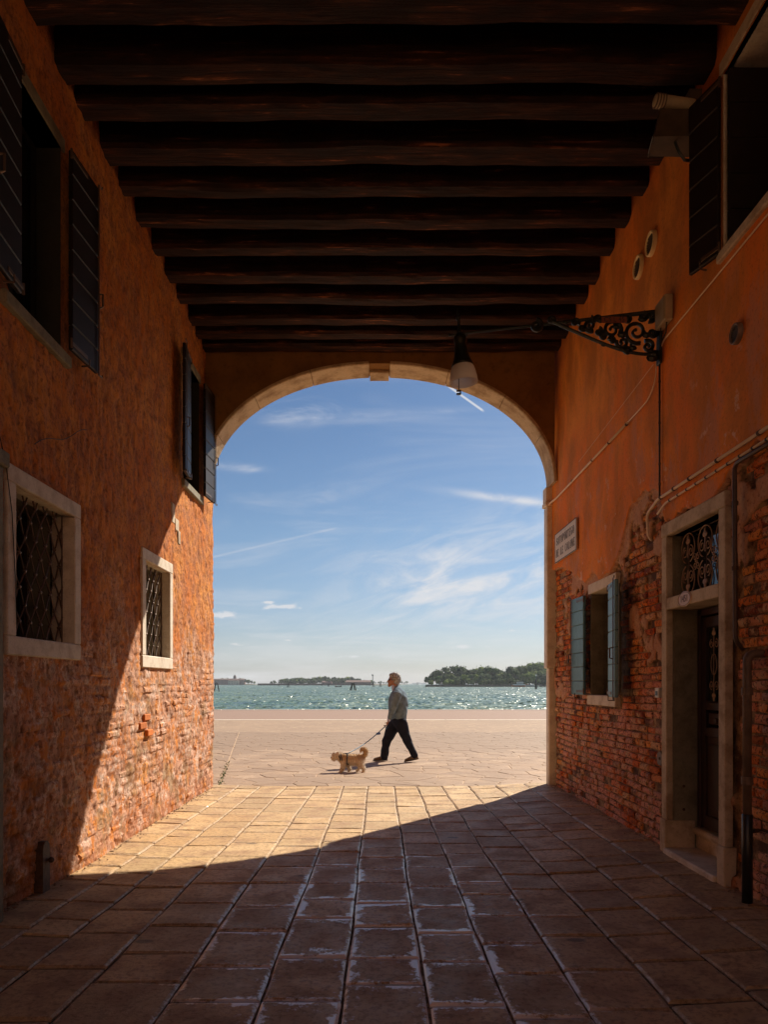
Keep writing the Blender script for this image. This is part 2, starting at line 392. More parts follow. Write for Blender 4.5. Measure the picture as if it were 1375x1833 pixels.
material('facade_plaster', m_stone((0.48, 0.22, 0.09), (0.34, 0.15, 0.07), 1.0), rough=0.9, spec=0.2)
material('yard_plaster', m_stone((0.62, 0.33, 0.15), (0.50, 0.26, 0.12), 1.0), rough=0.9, spec=0.2)  # paled so the added yard wall bounces more light

def m_slab(t, b):
    P = t.geo()['Position']; x, y, z = t.sep(P); r = t.n.new('ShaderNodeObjectInfo').outputs['Random']
    uv = t.n.new('ShaderNodeUVMap').outputs[0]; u, v, _ = t.sep(uv)
    n1 = t.noise(P, 3.5, 6, 0.62); n2 = t.noise(P, 26.0, 7, 0.76); n4 = t.noise(P, 80.0, 3, 0.7)
    c = t.ramp(r, [(0.0, (0.52, 0.350, 0.175)), (0.3, (0.39, 0.265, 0.135)), (0.55, (0.57, 0.385, 0.190)), (0.8, (0.45, 0.280, 0.130)), (1.0, (0.63, 0.44, 0.235))])
    c = t.mix(t.smooth(n1, 0.42, 0.70), c, (0.33, 0.20, 0.11))
    c = t.mix(t.math('MULTIPLY', t.smooth(n2, 0.48, 0.60), 0.62), c, (0.19, 0.105, 0.045))
    blot = t.smooth(t.noise(t.add(P, (4, 4, 0)), 2.3, 3, 0.5, 0.8), 0.60, 0.72)
    c = t.mix(t.math('MULTIPLY', blot, 0.45), c, (0.60, 0.43, 0.27))
    spot = t.smooth(t.voro(t.scale(P, (1, 1.9, 1)), 1.15, 'F1', 'Distance'), 0.045, 0.085, 1.0, 0.0)
    c = t.mix(t.math('MULTIPLY', spot, 0.7), c, (0.05, 0.032, 0.02))
    hr = [t.math('FRACT', t.math('MULTIPLY', r, k)) for k in (17.3, 41.7, 83.1, 129.9)]
    ww = [t.smooth(h_, 0.15, 1.0, 0.20, 0.85) for h_ in hr]
    e = t.math('MINIMUM', t.math('MINIMUM', u, t.math('SUBTRACT', 1.0, u)), t.math('MINIMUM', v, t.math('SUBTRACT', 1.0, v)))
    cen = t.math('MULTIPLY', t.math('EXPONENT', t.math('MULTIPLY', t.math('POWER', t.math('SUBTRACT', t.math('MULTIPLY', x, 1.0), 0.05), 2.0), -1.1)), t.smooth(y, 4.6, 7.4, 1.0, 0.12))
    eds = (u, t.math('SUBTRACT', 1.0, u), v, t.math('SUBTRACT', 1.0, v))
    wid = t.math('ADD', 0.030, t.math('MULTIPLY', cen, 0.125))
    wn = t.noise(P, 7.0, 6, 0.7)
    wid = t.math('MULTIPLY', wid, t.smooth(wn, 0.36, 0.66, 0.15, 1.7))
    film = None
    for e_, w_ in zip(eds, ww):
        f_ = t.math('SUBTRACT', t.math('MULTIPLY', wid, w_), t.math('ADD', e_, t.math('MULTIPLY', t.math('SUBTRACT', t.noise(P, 34.0, 7, 0.8), 0.5), 0.34)))
        film = f_ if film is None else t.math('MAXIMUM', film, f_)
    film = t.smooth(film, -0.022, 0.022)
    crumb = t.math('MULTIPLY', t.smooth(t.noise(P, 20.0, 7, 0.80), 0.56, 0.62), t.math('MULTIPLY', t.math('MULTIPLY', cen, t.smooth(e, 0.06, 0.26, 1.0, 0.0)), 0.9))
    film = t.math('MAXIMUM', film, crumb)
    fc = t.mix(t.smooth(cen, 0.1, 0.6), (0.70, 0.52, 0.34), (0.85, 0.80, 0.82))  # mortar film, whitened mid-floor to paint in its sky sheen
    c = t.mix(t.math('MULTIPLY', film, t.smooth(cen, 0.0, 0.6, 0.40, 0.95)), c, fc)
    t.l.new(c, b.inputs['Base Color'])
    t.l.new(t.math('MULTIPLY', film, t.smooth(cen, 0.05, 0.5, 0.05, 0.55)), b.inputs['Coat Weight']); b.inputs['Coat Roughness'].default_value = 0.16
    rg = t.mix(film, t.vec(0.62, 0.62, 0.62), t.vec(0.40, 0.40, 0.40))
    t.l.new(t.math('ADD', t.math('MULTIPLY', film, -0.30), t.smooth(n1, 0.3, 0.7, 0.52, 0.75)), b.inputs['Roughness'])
    h = t.math('ADD', t.math('MULTIPLY', n2, 0.7), t.math('ADD', t.math('MULTIPLY', n4, 0.3), t.math('MULTIPLY', film, 0.35)))
    t.l.new(t.bump(h, 0.75, 0.010), b.inputs['Normal'])
material('trachyte_slab', m_slab, rough=0.6, spec=0.35)
def m_mortar(t, b):
    P = t.geo()['Position']; x, y, z = t.sep(P)
    n = t.noise(P, 9.0, 6, 0.7)
    c = t.mix(t.smooth(n, 0.42, 0.6), (0.07, 0.040, 0.022), (0.30, 0.20, 0.12))
    t.l.new(c, b.inputs['Base Color']); t.l.new(t.bump(t.noise(P, 60, 4, 0.7), 0.8, 0.01), b.inputs['Normal'])
material('joint_mortar', m_mortar, rough=0.9, spec=0.2)

def m_paving(t, b):
    P = t.geo()['Position']; r = t.n.new('ShaderNodeObjectInfo').outputs['Random']
    n1 = t.noise(P, 1.2, 6, 0.6); n2 = t.noise(P, 14.0, 7, 0.76)
    c = t.ramp(r, [(0.0, (0.32, 0.215, 0.138)), (0.35, (0.38, 0.260, 0.170)), (0.7, (0.27, 0.185, 0.125)), (1.0, (0.42, 0.295, 0.20))])
    c = t.mix(t.smooth(n1, 0.36, 0.66), c, (0.27, 0.182, 0.122))
    c = t.mix(t.math('MULTIPLY', t.smooth(n2, 0.49, 0.62), 0.45), c, (0.18, 0.11, 0.07))
    t.l.new(c, b.inputs['Base Color']); t.l.new(t.bump(n2, 0.6, 0.012), b.inputs['Normal'])
material('porphyry_paving', m_paving, rough=0.7, spec=0.3)
def m_prom(t, b):
    P = t.geo()['Position']; x, y, z = t.sep(P)
    w = t.noise(P, 1.5, 3, 0.5, 0, 1); Pw = t.add(P, t.scale(w, (0.35, 0.35, 0)))
    d = t.voro(Pw, 2.4, 'DISTANCE_TO_EDGE'); cr = t.voro(Pw, 2.4, 'F1', 'Color'); cx, _, _ = t.sep(cr)
    n1 = t.noise(P, 0.5, 6, 0.6); n2 = t.noise(P, 14.0, 6, 0.7)
    c = t.mix(cx, (0.33, 0.222, 0.145), (0.28, 0.188, 0.124))
    c = t.mix(t.smooth(n1, 0.36, 0.66), c, (0.28, 0.188, 0.125))
    far = t.smooth(y, 30.3, 30.7)
    c = t.mix(far, c, t.mix(t.smooth(n2, 0.4, 0.6), (0.29, 0.185, 0.135), (0.25, 0.158, 0.115)))
    j = t.math('MULTIPLY', t.smooth(d, 0.012, 0.035, 1.0, 0.0), t.math('SUBTRACT', 1.0, far))
    near = t.smooth(y, 22.4, 22.9)
    c = t.mix(t.math('MULTIPLY', j, 0.6), c, (0.46, 0.33, 0.21))
    c = t.mix(near, (0.44, 0.30, 0.19), c)
    c = t.mix(t.math('MULTIPLY', t.smooth(n2, 0.55, 0.75), 0.25), c, (0.22, 0.14, 0.10))
    t.l.new(c, b.inputs['Base Color']); t.l.new(t.bump(n2, 0.5, 0.012), b.inputs['Normal'])
material('promenade_ground', m_prom, rough=0.75, spec=0.3)

def m_beam(t, b):
    P = t.geo()['Position']; r = t.rand()
    g = t.noise(t.add(t.scale(P, (1.6, 26, 26)), t.vec(t.math('MULTIPLY', r, 40), 0, 0)), 1.0, 7, 0.68, 0.4)
    n = t.noise(t.scale(P, (1, 3, 3)), 2.2, 5, 0.6)
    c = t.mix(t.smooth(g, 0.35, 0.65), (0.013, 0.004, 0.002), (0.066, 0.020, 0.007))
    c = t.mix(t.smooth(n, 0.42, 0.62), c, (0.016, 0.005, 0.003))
    hi = t.math('MULTIPLY', t.smooth(g, 0.56, 0.68), t.smooth(n, 0.50, 0.36))  # highlights painted into the wood along the grain
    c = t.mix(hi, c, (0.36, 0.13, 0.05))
    t.l.new(c, b.inputs['Base Color']); t.l.new(t.bump(g, 0.9, 0.02), b.inputs['Normal'])
material('old_beam_wood', m_beam, rough=0.8, spec=0.25)
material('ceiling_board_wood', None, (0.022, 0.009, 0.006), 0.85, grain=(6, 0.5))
material('dark_shutter_paint', None, (0.022, 0.012, 0.011), 0.5, spec=0.3, grain=(14, 0.6), bump=0.15)
material('blue_shutter_paint', None, (0.12, 0.27, 0.33), 0.45, spec=0.5, grain=(14, 0.75), bump=0.2)
material('dark_shutter_edge', None, (0.012, 0.022, 0.026), 0.5)
material('wrought_iron', None, (0.13, 0.085, 0.06), 0.45, metal=0.5)
material('scroll_iron', None, (0.34, 0.22, 0.15), 0.55, metal=0.3)
material('rusty_iron', None, (0.11, 0.055, 0.030), 0.75, metal=0.2, grain=(30, 0.5))
material('black_iron', None, (0.010, 0.014, 0.012), 0.42, metal=0.2)
material('door_wood', None, (0.050, 0.022, 0.022), 0.38, spec=0.5, grain=(10, 0.6), bump=0.2)
material('window_glass', None, (0.012, 0.013, 0.014), 0.06, spec=0.5)
material('room_dark', None, (0.012, 0.010, 0.008), 0.9)  # near-black colour standing for shade inside rooms and on the upper casements
material('curtain', None, (0.32, 0.24, 0.16), 0.9)
material('cream_conduit', None, (0.78, 0.62, 0.46), 0.6)
material('cable_sheath', None, (0.80, 0.58, 0.38), 0.6)
material('black_cable', None, (0.02, 0.016, 0.014), 0.6)
material('brown_pipe', None, (0.10, 0.055, 0.040), 0.55, grain=(12, 0.6))
material('grey_pipe', None, (0.20, 0.13, 0.09), 0.65, grain=(12, 0.6))
material('black_pipe', None, (0.012, 0.012, 0.014), 0.4)
material('junction_box', None, (0.46, 0.37, 0.24), 0.6, grain=(10, 0.8))
material('sign_marble', None, (0.62, 0.54, 0.44), 0.6, grain=(8, 0.85), bump=0.1)
material('sign_paint', None, (0.04, 0.04, 0.042), 0.7)
material('number_oval', None, (0.60, 0.40, 0.28), 0.5)
material('number_paint', None, (0.10, 0.04, 0.03), 0.6)
material('plate_red', None, (0.22, 0.06, 0.03), 0.6)
material('white_plastic', None, (0.66, 0.62, 0.55), 0.5)
material('yellow_vent', None, (0.80, 0.60, 0.30), 0.5)
material('bronze_housing', None, (0.085, 0.052, 0.028), 0.55, grain=(12, 0.6))
def m_shade(t, b):
    tr = t.n.new('ShaderNodeBsdfTranslucent'); tr.inputs[0].default_value = (0.8, 0.78, 0.78, 1); mx = t.n.new('ShaderNodeMixShader'); mx.inputs[0].default_value = 0.7
    t.l.new(b.outputs[0], mx.inputs[1]); t.l.new(tr.outputs[0], mx.inputs[2]); t.l.new(mx.outputs[0], [n for n in t.n if n.type == 'OUTPUT_MATERIAL'][0].inputs[0])
    P = t.geo()['Position']; b.inputs['Base Color'].default_value = (0.8, 0.78, 0.78, 1)
    b.inputs['Roughness'].default_value = 0.35
material('ribbed_glass', m_shade, rough=0.35)
material('terracotta_pot', None, (0.36, 0.14, 0.07), 0.8)
material('leaf_green', None, (0.06, 0.13, 0.025), 0.6)
material('weed_green', None, (0.07, 0.12, 0.03), 0.7)
material('bounce_paving', m_stone((0.58, 0.44, 0.30), (0.48, 0.36, 0.25), 2.0), rough=0.8)  # pale colour chosen to bounce light off the added yard ground
material('pebble', None, (0.30, 0.20, 0.13), 0.85)
# ------------------------------------------------------------ large structure
XL, XR = -2.38, 2.57          # wall planes (right: mortar plane behind the bricks)
XP = 2.50                     # face of the right plaster
YB, YA, YF = -1.8, 10.05, 10.5
BEAM_Z = 6.08
def camber(X):
    X = np.asarray(X, float)
    return 0.055 * smooth01((X - 1.3) / 1.2) + 0.02 * smooth01((-X - 1.7) / 0.7)

# column joints of the slabs, near (Y=3) and far (Y=10.66)
JN = [-2.60, -2.14, -1.845, -1.455, -1.00, -0.555, -0.163, 0.234, 0.61, 0.98, 1.375, 1.785, 2.15, 2.66]
JF = [-2.45, -2.02, -1.70, -1.32, -0.89, -0.484, -0.131, 0.246, 0.585, 0.955, 1.335, 1.73, 2.15, 2.66]
def joint_x(i, Y):
    s = (Y - 3.0) / 7.66; w = 0.006 * math.sin(Y * 1.9 + i * 1.9) + 0.0025 * math.sin(Y * 6.1 + i)
    return JN[i] + (JF[i] - JN[i]) * max(0, min(1.1, s)) + w

def build_floor():
    fl = mesh_obj('passage_floor', [(x, y, float(camber(x)) - 0.016) for y in (YB, 10.66) for x in (-2.9, -1.7, 1.3, 1.6, 1.9, 2.2, 2.5, 3.1)],
                  [(i, i + 1, i + 9, i + 8) for i in range(7)], 'joint_mortar')
    tag(fl, kind='structure')
    S = [0.0, 0.035, 0.5, 0.965, 1.0]
    cells = []
    for c in range(13):
        y = 10.66 - rng.uniform(0, 0.02)
        first = True
        while y > -0.2:
            base = 0.40 if y > 6 else 0.47
            L = float(np.clip(rng.normal(base, 0.10), 0.22, 0.78))
            if first: L = 0.30 + rng.uniform(-0.02, 0.02)
            first = False
            cells.append((c, y - L, y)); y -= L
    near = sorted(cells, key=lambda q: (q[2] < 2.9, abs(q[1] - 6)))
    indiv = [q for q in near if q[2] >= 2.9 ][:300]; rest = [q for q in near if q not in indiv]
    g = 0.007
    def slab(c, ya, yb):
        sk0, sk1 = rng.uniform(-0.012, 0.012, 2)
        t0, t1 = rng.uniform(-0.004, 0.004, 2); h0 = rng.uniform(-0.003, 0.003)
        vs = []; uv = []
        for j, t in enumerate(S):
            for i, s in enumerate(S):
                gg = g + rng.uniform(-0.001, 0.004)
                yl = ya + gg + (yb - ya - 2 * gg) * t
                x0 = joint_x(c, yl) + g; x1 = joint_x(c + 1, yl) - g
                x = x0 + (x1 - x0) * s
                yy = yl + (sk0 * (1 - s) + sk1 * s) * 0.6
                rim = i in (0, 4) or j in (0, 4)
                if rim: x += rng.uniform(-.003, .003); yy += rng.uniform(-.003, .003)
                z = float(camber(x)) + h0 + t0 * (s - .5) + t1 * (t - .5) + (-0.009 if rim else 0.0) + rng.uniform(-0.0015, 0.0015) - (0.003 if (i == 2 and j == 2) else 0)
                vs.append((x, yy, z)); uv.append((s, t))
        fs = [(j * 5 + i, j * 5 + i + 1, (j + 1) * 5 + i + 1, (j + 1) * 5 + i) for j in range(4) for i in range(4)]
        ring = [0, 1, 2, 3, 4, 9, 14, 19, 24, 23, 22, 21, 20, 15, 10, 5]
        k = len(vs)
        for q in ring: vs.append((vs[q][0], vs[q][1], vs[q][2] - 0.02)); uv.append(uv[q])
        n = len(ring)
        fs += [(ring[a], k + a, k + (a + 1) % n, ring[(a + 1) % n]) for a in range(n)]
        return vs, fs, uv
    def setuv(o, uv):
        me = o.data; L = me.uv_layers.new(name='UVMap'); idx = np.empty(len(me.loops), int); me.loops.foreach_get('vertex_index', idx)
        L.data.foreach_set('uv', np.array(uv)[idx].ravel())
    for q in indiv:
        vs, fs, uv = slab(*q); o = mesh_obj('slab', vs, fs, 'trachyte_slab', fl); setuv(o, uv)
    V = []; F = []; U = []
    for q in rest:
        vs, fs, uv = slab(*q); k = len(V); V += vs; U += uv; F += [tuple(i + k for i in f) for f in fs]
    if V:
        o = mesh_obj('slabs_nearest', V, F, 'trachyte_slab', fl); setuv(o, U); tag(o, kind='stuff')
build_floor()

def clip_poly(poly, nx, ny, d):
    out = []
    for i in range(len(poly)):
        a = poly[i]; b = poly[(i + 1) % len(poly)]
        da = a[0] * nx + a[1] * ny - d; db = b[0] * nx + b[1] * ny - d
        if da <= 0: out.append(a)
        if (da < 0 < db) or (db < 0 < da):
            t = da / (da - db); out.append((a[0] + (b[0] - a[0]) * t, a[1] + (b[1] - a[1]) * t))
    return out
def build_promenade():
    tf = lambda x, y: -0.004
    pr = MB().box((-400, 10.66, -1.6), (400, 42.0, -0.0085)).build('promenade', 'promenade_ground'); tag(pr, kind='structure')
    # irregular flagstones
    s = 0.44; pts = []
    for j in range(-2, 31):
        for i in range(-24, 25):
            pts.append((i * s + (j % 2) * s * .5 + rng.uniform(-.19, .19), 10.66 + j * s * .92 + rng.uniform(-.19, .19)))
    P = np.array(pts); polys = []
    jl = lambda y: -2.32 - (y - 10.66) * 0.165            # the long straight joint on the left
    for a, (x, y) in enumerate(pts):
        if y < 10.5 or y > 22.6: continue
        if abs(x) > 3.0 + (y - 10.5) * 0.42: continue
        poly = [(x - 1.2, y - 1.2), (x + 1.2, y - 1.2), (x + 1.2, y + 1.2), (x - 1.2, y + 1.2)]
        d2 = ((P - P[a]) ** 2).sum(1)
        for b in np.argsort(d2)[1:16]:
            nx, ny = P[b] - P[a]; L = math.hypot(nx, ny); nx /= L; ny /= L
            mx, my = (P[b] + P[a]) / 2
            poly = clip_poly(poly, nx, ny, nx * mx + ny * my - 0.007)
            if len(poly) < 3: break
        if len(poly) < 3: continue
        poly = clip_poly(poly, 0, -1, -10.672)
        side = 1 if x > jl(y) else -1
        nx, ny = 1.0, 0.165; L = math.hypot(nx, ny); nx /= L; ny /= L; dd = nx * -2.32 + ny * 10.66
        if len(poly) < 3: continue
        for side in (1, -1):
            half = clip_poly(poly, -nx * side, -ny * side, -side * dd - 0.012)
            if len(half) < 3: continue
            ar = abs(sum(half[i][0] * half[(i + 1) % len(half)][1] - half[(i + 1) % len(half)][0] * half[i][1] for i in range(len(half)))) / 2
            if ar > .004: polys.append((y, half))
    polys.sort(key=lambda q: q[0])
    def geom(poly):
        n = len(poly); cx = sum(p[0] for p in poly) / n; cyy = sum(p[1] for p in poly) / n
        h = rng.uniform(-.0025, .0015)
        out = [(p[0] + rng.uniform(-.006, .006), p[1] + rng.uniform(-.006, .006)) for p in poly]
        inn = [(cx + (p[0] - cx) * .96, cyy + (p[1] - cyy) * .96) for p in out]
        vs = [(p[0], p[1], -0.03) for p in out] + [(p[0], p[1], -0.003 + h) for p in out] + [(p[0], p[1], 0.0 + h) for p in inn]
        fs = [(i, (i + 1) % n, n + (i + 1) % n, n + i) for i in range(n)] + [(n + i, n + (i + 1) % n, 2 * n + (i + 1) % n, 2 * n + i) for i in range(n)] + [tuple(2 * n + i for i in range(n))]
        return vs, fs
    for y, poly in polys[:300]:
        vs, fs = geom(poly); mesh_obj('flagstone', vs, fs, 'porphyry_paving', pr)
    V = []; F = []
    for y, poly in polys[300:]:
        vs, fs = geom(poly); k = len(V); V += vs; F += [tuple(i + k for i in f) for f in fs]
    if V: tag(mesh_obj('flagstones_beyond', V, F, 'porphyry_paving', pr), kind='stuff')
    # pale stone band at 30.5 m and the quay edge, stone by stone
    x = -16.0
    while x < 16:
        L = rng.uniform(1.1, 1.7); box('band_stone', (x + .01, 30.32, -0.03), (x + L - .01, 30.66, -0.004), 'istrian_stone', pr, 0.006); x += L
    x = -22.0
    while x < 22:
        L = rng.uniform(1.4, 2.2); box('edge_stone', (x + .01, 41.75, -0.5), (x + L - .01, 42.12, 0.015), 'istrian_stone', pr, 0.02); x += L
build_promenade()

# ---- masonry masses that give the passage its depth and keep the sun out
def heightfield(name, X_of, mat, parent, ys, zs, holes, inward, attrs=None, smooth=False):
    """sheet over (Y, Z); X_of(Y, Z) gives X; holes are (y0, y1, z0, z1)"""
    Yg, Zg = np.meshgrid(ys, zs, indexing='ij')
    Xg, at = X_of(Yg, Zg)
    Yv = Yg.copy()
    edge = Yg > YF - 1e-6
    Yv[edge] += (fbm(Zg[edge] * 6, Zg[edge] * 0 + 3, 5) - .5) * 0.035 if inward > 0 else 0
    n, m = Yg.shape
    V = np.stack([Xg, Yv, Zg], -1).reshape(-1, 3)
    I = np.arange(n * m).reshape(n, m)
    q = np.stack([I[:-1, :-1], I[1:, :-1], I[1:, 1:], I[:-1, 1:]], -1)
    if inward < 0: q = q[..., ::-1]
    yc = (Yg[:-1, :-1] + Yg[1:, 1:]) / 2; zc = (Zg[:-1, :-1] + Zg[1:, 1:]) / 2
    keep = np.ones(yc.shape, bool)
    for y0, y1, z0, z1 in holes: keep &= ~((yc > y0) & (yc < y1) & (zc > z0) & (zc < z1))
    F = q[keep]
    me = bpy.data.meshes.new(name)
    me.vertices.add(len(V)); me.vertices.foreach_set('co', V.ravel())
    me.loops.add(F.size); me.loops.foreach_set('vertex_index', F.ravel().astype(np.int32))
    me.polygons.add(len(F)); me.polygons.foreach_set('loop_start', np.arange(0, F.size, 4, dtype=np.int32)); me.polygons.foreach_set('loop_total', np.full(len(F), 4, np.int32))
    me.update(calc_edges=True)
    if smooth: me.polygons.foreach_set('use_smooth', np.ones(len(F), bool))
    for k, a in (at or {}).items():
        A = me.attributes.new(k, 'FLOAT', 'POINT'); A.data.foreach_set('value', a.ravel().astype(np.float32))
    me.materials.append(MATS[mat]); me.validate()
    return link(bpy.data.objects.new(name, me), parent)

LH = thing('left_house', 'terracotta limewashed house lining the left of the passage, two barred windows below two shuttered ones', 'house')
RH = thing('right_house', 'orange plastered house right of the passage, bare brick at its foot, with the door', 'house')

# windows: (y0, y1, z0, z1)
LW = [(4.73, 5.645, 1.81, 2.80), (7.388, 8.242, 1.79, 2.76)]          # barred, opening
LU = [(4.66, 5.42, 3.99, 5.50), (8.89, 9.64, 3.99, 5.50)]             # shuttered
RD = (5.293, 6.244, 0.06, 2.77)                                       # door with transom
RS = (7.66, 8.62, 1.37, 2.56)                                         # small blue-shuttered window
RU = (3.90, 5.24, 4.62, 5.90)                                         # upper window

def left_x(Y, Z):
    wu = Y + (fbm(Y * 2.2, Z * 2.2, 91) - .5) * 0.10; wz = Z + (fbm(Y * 1.7, Z * 1.7, 92) - .5) * 0.06
    row = np.floor(wz / 0.078); off = (row % 2) * 0.13 + _hash(row.astype(int), row.astype(int) * 0, 3) * 0.08
    cu = (wu + off) / 0.255; col = np.floor(cu); fu = cu - col; fz = wz / 0.078 - row
    ed = np.minimum(np.minimum(fu, 1 - fu) * 0.255, np.minimum(fz, 1 - fz) * 0.078)
    bh = _hash(row.astype(int), col.astype(int), 8)
    low = smooth01((2.3 - Z + (fbm(Y * .8, Z * .8, 40) - .5) * 2.2) / 1.2)
    brick = smooth01(ed / 0.014) * (0.35 + 0.65 * bh)
    lump = fbm(Y * 5, Z * 9, 21, 5, .6); fine = fbm(Y * 22, Z * 40, 31, 3, .6); pit = smooth01((fbm(Y * 11, Z * 15, 77, 4) - .56) / .10)
    big = fbm(Y * .9, Z * .9, 55, 3)
    scal = fbm(Y * 14 + Z * 5, Z * 9 - Y * 2, 63, 3, .55)
    kb = smooth01((fbm(Y * 1.9, Z * 2.1, 101, 4) - .36) / .14); goug = fbm(Y * 17, Z * 7 + Y * 3, 111, 4, .62)
    rel = low * (0.014 * brick * kb + 0.024 * lump + 0.020 * goug + 0.010 * fine - 0.009 * pit) + (1 - low) * (0.014 * lump + 0.020 * goug + 0.008 * scal + 0.006 * fine + 0.0015 * brick - 0.005 * pit) + 0.03 * big
    hollow = np.clip(1 - rel / 0.045, 0, 1) * (0.4 + .6 * low) 
    hollow = np.clip(low * (1 - brick) * kb * .55 + pit * .45 * (0.5 + .5 * low) + smooth01((.44 - goug) / .12) * .55, 0, 1)
    bulge = 0.09 * smooth01((6.2 - Y) / 1.6) * smooth01((1.3 - Z) / 1.3)
    return XL - bulge + rel - 0.034, {'hollow': hollow}
def axis_pts(pieces):
    out = []
    for a, b, s in pieces: out += list(np.arange(a, b - 1e-6, s))
    out.append(pieces[-1][1]); return np.array(out)
LWALL = heightfield('wall', left_x, 'limewashed_wall', LH, axis_pts([(YB, 4.3, .12), (4.3, YF, .0150)]), axis_pts([(-0.03, 3.3, .0140), (3.3, 6.6, .0200)]), LW + LU, 1)

# ragged lower edge of the right plaster
EY = [3.0, 4.6, 5.15, 5.28, 5.35, 6.2, 6.34, 6.45, 6.8, 7.2, 7.42, 7.7, 8.2, 8.7, 9.1, 9.7, 10.1, 10.5]
EZ = [3.0, 3.08, 2.98, 2.93, 2.90, 2.90, 2.95, 3.14, 3.33, 3.22, 2.97, 2.74, 2.70, 2.74, 2.88, 3.02, 3.10, 3.15]
def plaster_sd(Y, Z): return Z - np.interp(Y, EY, EZ) + (fbm(Y * 3.2, Z * 2.5, 15, 4) - .5) * 0.22 + (fbm(Y * 14, Z * 14, 16, 3) - .5) * 0.05
def under_sd(Y, Z):
    d = fbm(Y * 2.3, Z * 2.9, 25, 5, .62) - .63 + (fbm(Y * 12, Z * 12, 26, 3) - .5) * .16 + 0.30 * np.exp(-((plaster_sd(Y, Z)) / .22) ** 2) * (fbm(Y * 1.1, Z * .3, 61, 2) > .42)
    return d - 0.12 * smooth01((1.6 - Z) / .8)
def right_x(Y, Z):
    p = smooth01(plaster_sd(Y, Z) / 0.016 + .5)
    n = fbm(Y * 9, Z * 9, 33, 4); u = smooth01(under_sd(Y, Z) / 0.05 + .5) * (1 - p)
    wav = fbm(Y * .8, Z * .8, 44, 3)
    peel = smooth01((fbm(Y * 1.3, Z * 1.9, 71, 4) - .60) / .012) * smooth01((3.75 - Z) / .2)      # shallow flaked patches
    off = u * (0.034 + 0.014 * n) + (1 - u) * (1 - p) * 0.010 * n + p * (0.062 + 0.010 * wav + 0.003 * n - 0.006 * peel)
    a = np.clip(u * .5 + p, 0, 1)
    return XR - off, {'plaster': a}
RWALL = heightfield('wall', right_x, 'orange_plaster', RH, axis_pts([(YB, 4.2, .12), (4.2, 10.36, .0150)]), axis_pts([(0.0, 2.5, .025), (2.5, 3.7, .0130), (3.7, 6.6, .030)]), [RD, RS, RU], -1)

def brick_geom(y0, y1, z0, z1, xb, xf, sgn, wear=0.012):
    """one worn brick whose face looks towards -X (sgn -1) or +X (sgn 1)"""
    r = lambda a: rng.uniform(-a, a)
    C = [(y0, z0), (y1, z0), (y1, z1), (y0, z1)]
    back = [(xb, y + r(.002), z + r(.002)) for y, z in C]
    mid = [(xf - sgn * (0.007 + rng.uniform(0, .008)), y + r(.006), z + r(.005)) for y, z in C]
    cy_, cz_ = (y0 + y1) / 2, (z0 + z1) / 2
    fr = [(xf + r(.004), y + (0.012 + rng.uniform(0, .012)) * (1 if y < cy_ else -1), z + (0.008 + rng.uniform(0, .008)) * (1 if z < cz_ else -1)) for y, z in C]
    ce = [(xf + sgn * rng.uniform(0, .004), cy_ + r(.03), cz_ + r(.01))]
    vs = back + mid + fr + ce
    fs = [(i, (i + 1) % 4, 4 + (i + 1) % 4, 4 + i) for i in range(4)] + [(4 + i, 4 + (i + 1) % 4, 8 + (i + 1) % 4, 8 + i) for i in range(4)] + [(8 + i, 8 + (i + 1) % 4, 12) for i in range(4)]
    if sgn < 0: fs = [f[::-1] for f in fs]
    return vs, fs
def in_any(y0, y1, z0, z1, rects, m=0.0): return any(y1 > a - m and y0 < b + m and z1 > c - m and z0 < d + m for a, b, c, d in rects)
def lay_bricks(parent, sgn, cells, mat, name_rest):
    cells.sort(key=lambda q: q[0] ** 2 * 1.0 + (q[2] - 1.5) ** 2)
    V = []; F = []
    for k, (y0, y1, z0, z1, xb, xf) in enumerate(cells):
        vs, fs = brick_geom(y0, y1, z0, z1, xb, xf, sgn)
        if k < 300: mesh_obj('brick', vs, fs, mat, parent)
        else:
            q = len(V); V += vs; F += [tuple(i + q for i in f) for f in fs]
    if V: tag(mesh_obj(name_rest, V, F, mat, parent), kind='stuff')
cells = []
for row in range(0, 46):
    z0 = 0.03 + row * 0.0715; y = 4.3 + (row % 2) * 0.12 + rng.uniform(0, .05)
    while y < 10.34:
        L = rng.choice([0.235, 0.245, 0.12, 0.20, 0.17], p=[.26, .18, .30, .12, .14]) * (1 + rng.uniform(-.05, .05)); y1 = min(y + L, 10.345)
        yc, zc = (y + y1) / 2, z0 + .032
        sd = float(plaster_sd(np.array([yc]), np.array([zc]))[0]); us = float(under_sd(np.array([yc]), np.array([zc]))[0])
        if y1 - y > .05 and sd < 0.0 and us < 0.02 and rng.random() > 0.055 and not in_any(y, y1, z0, z0 + .062, [RS, (RS[0] - .02, RS[1] + .02, 1.24, 2.68), (RD[0] - .12, RD[1] + .12, 0, 2.9)]):
            wob = 0.010 * math.sin(yc * 1.7 + row * .2)
            face = XR - 0.014 - rng.uniform(0, .022) - 0.012 * (fn1(yc * 1.5, zc * 1.5, 81) - .5) * 2
            cells.append((y + .004, y1 - .004, z0 + wob, z0 + 0.0615 + wob - rng.uniform(0, .006), XR + 0.03, face))
        y = y1 + 0.010
lay_bricks(RWALL, -1, cells, 'old_brick', 'bricks_small')
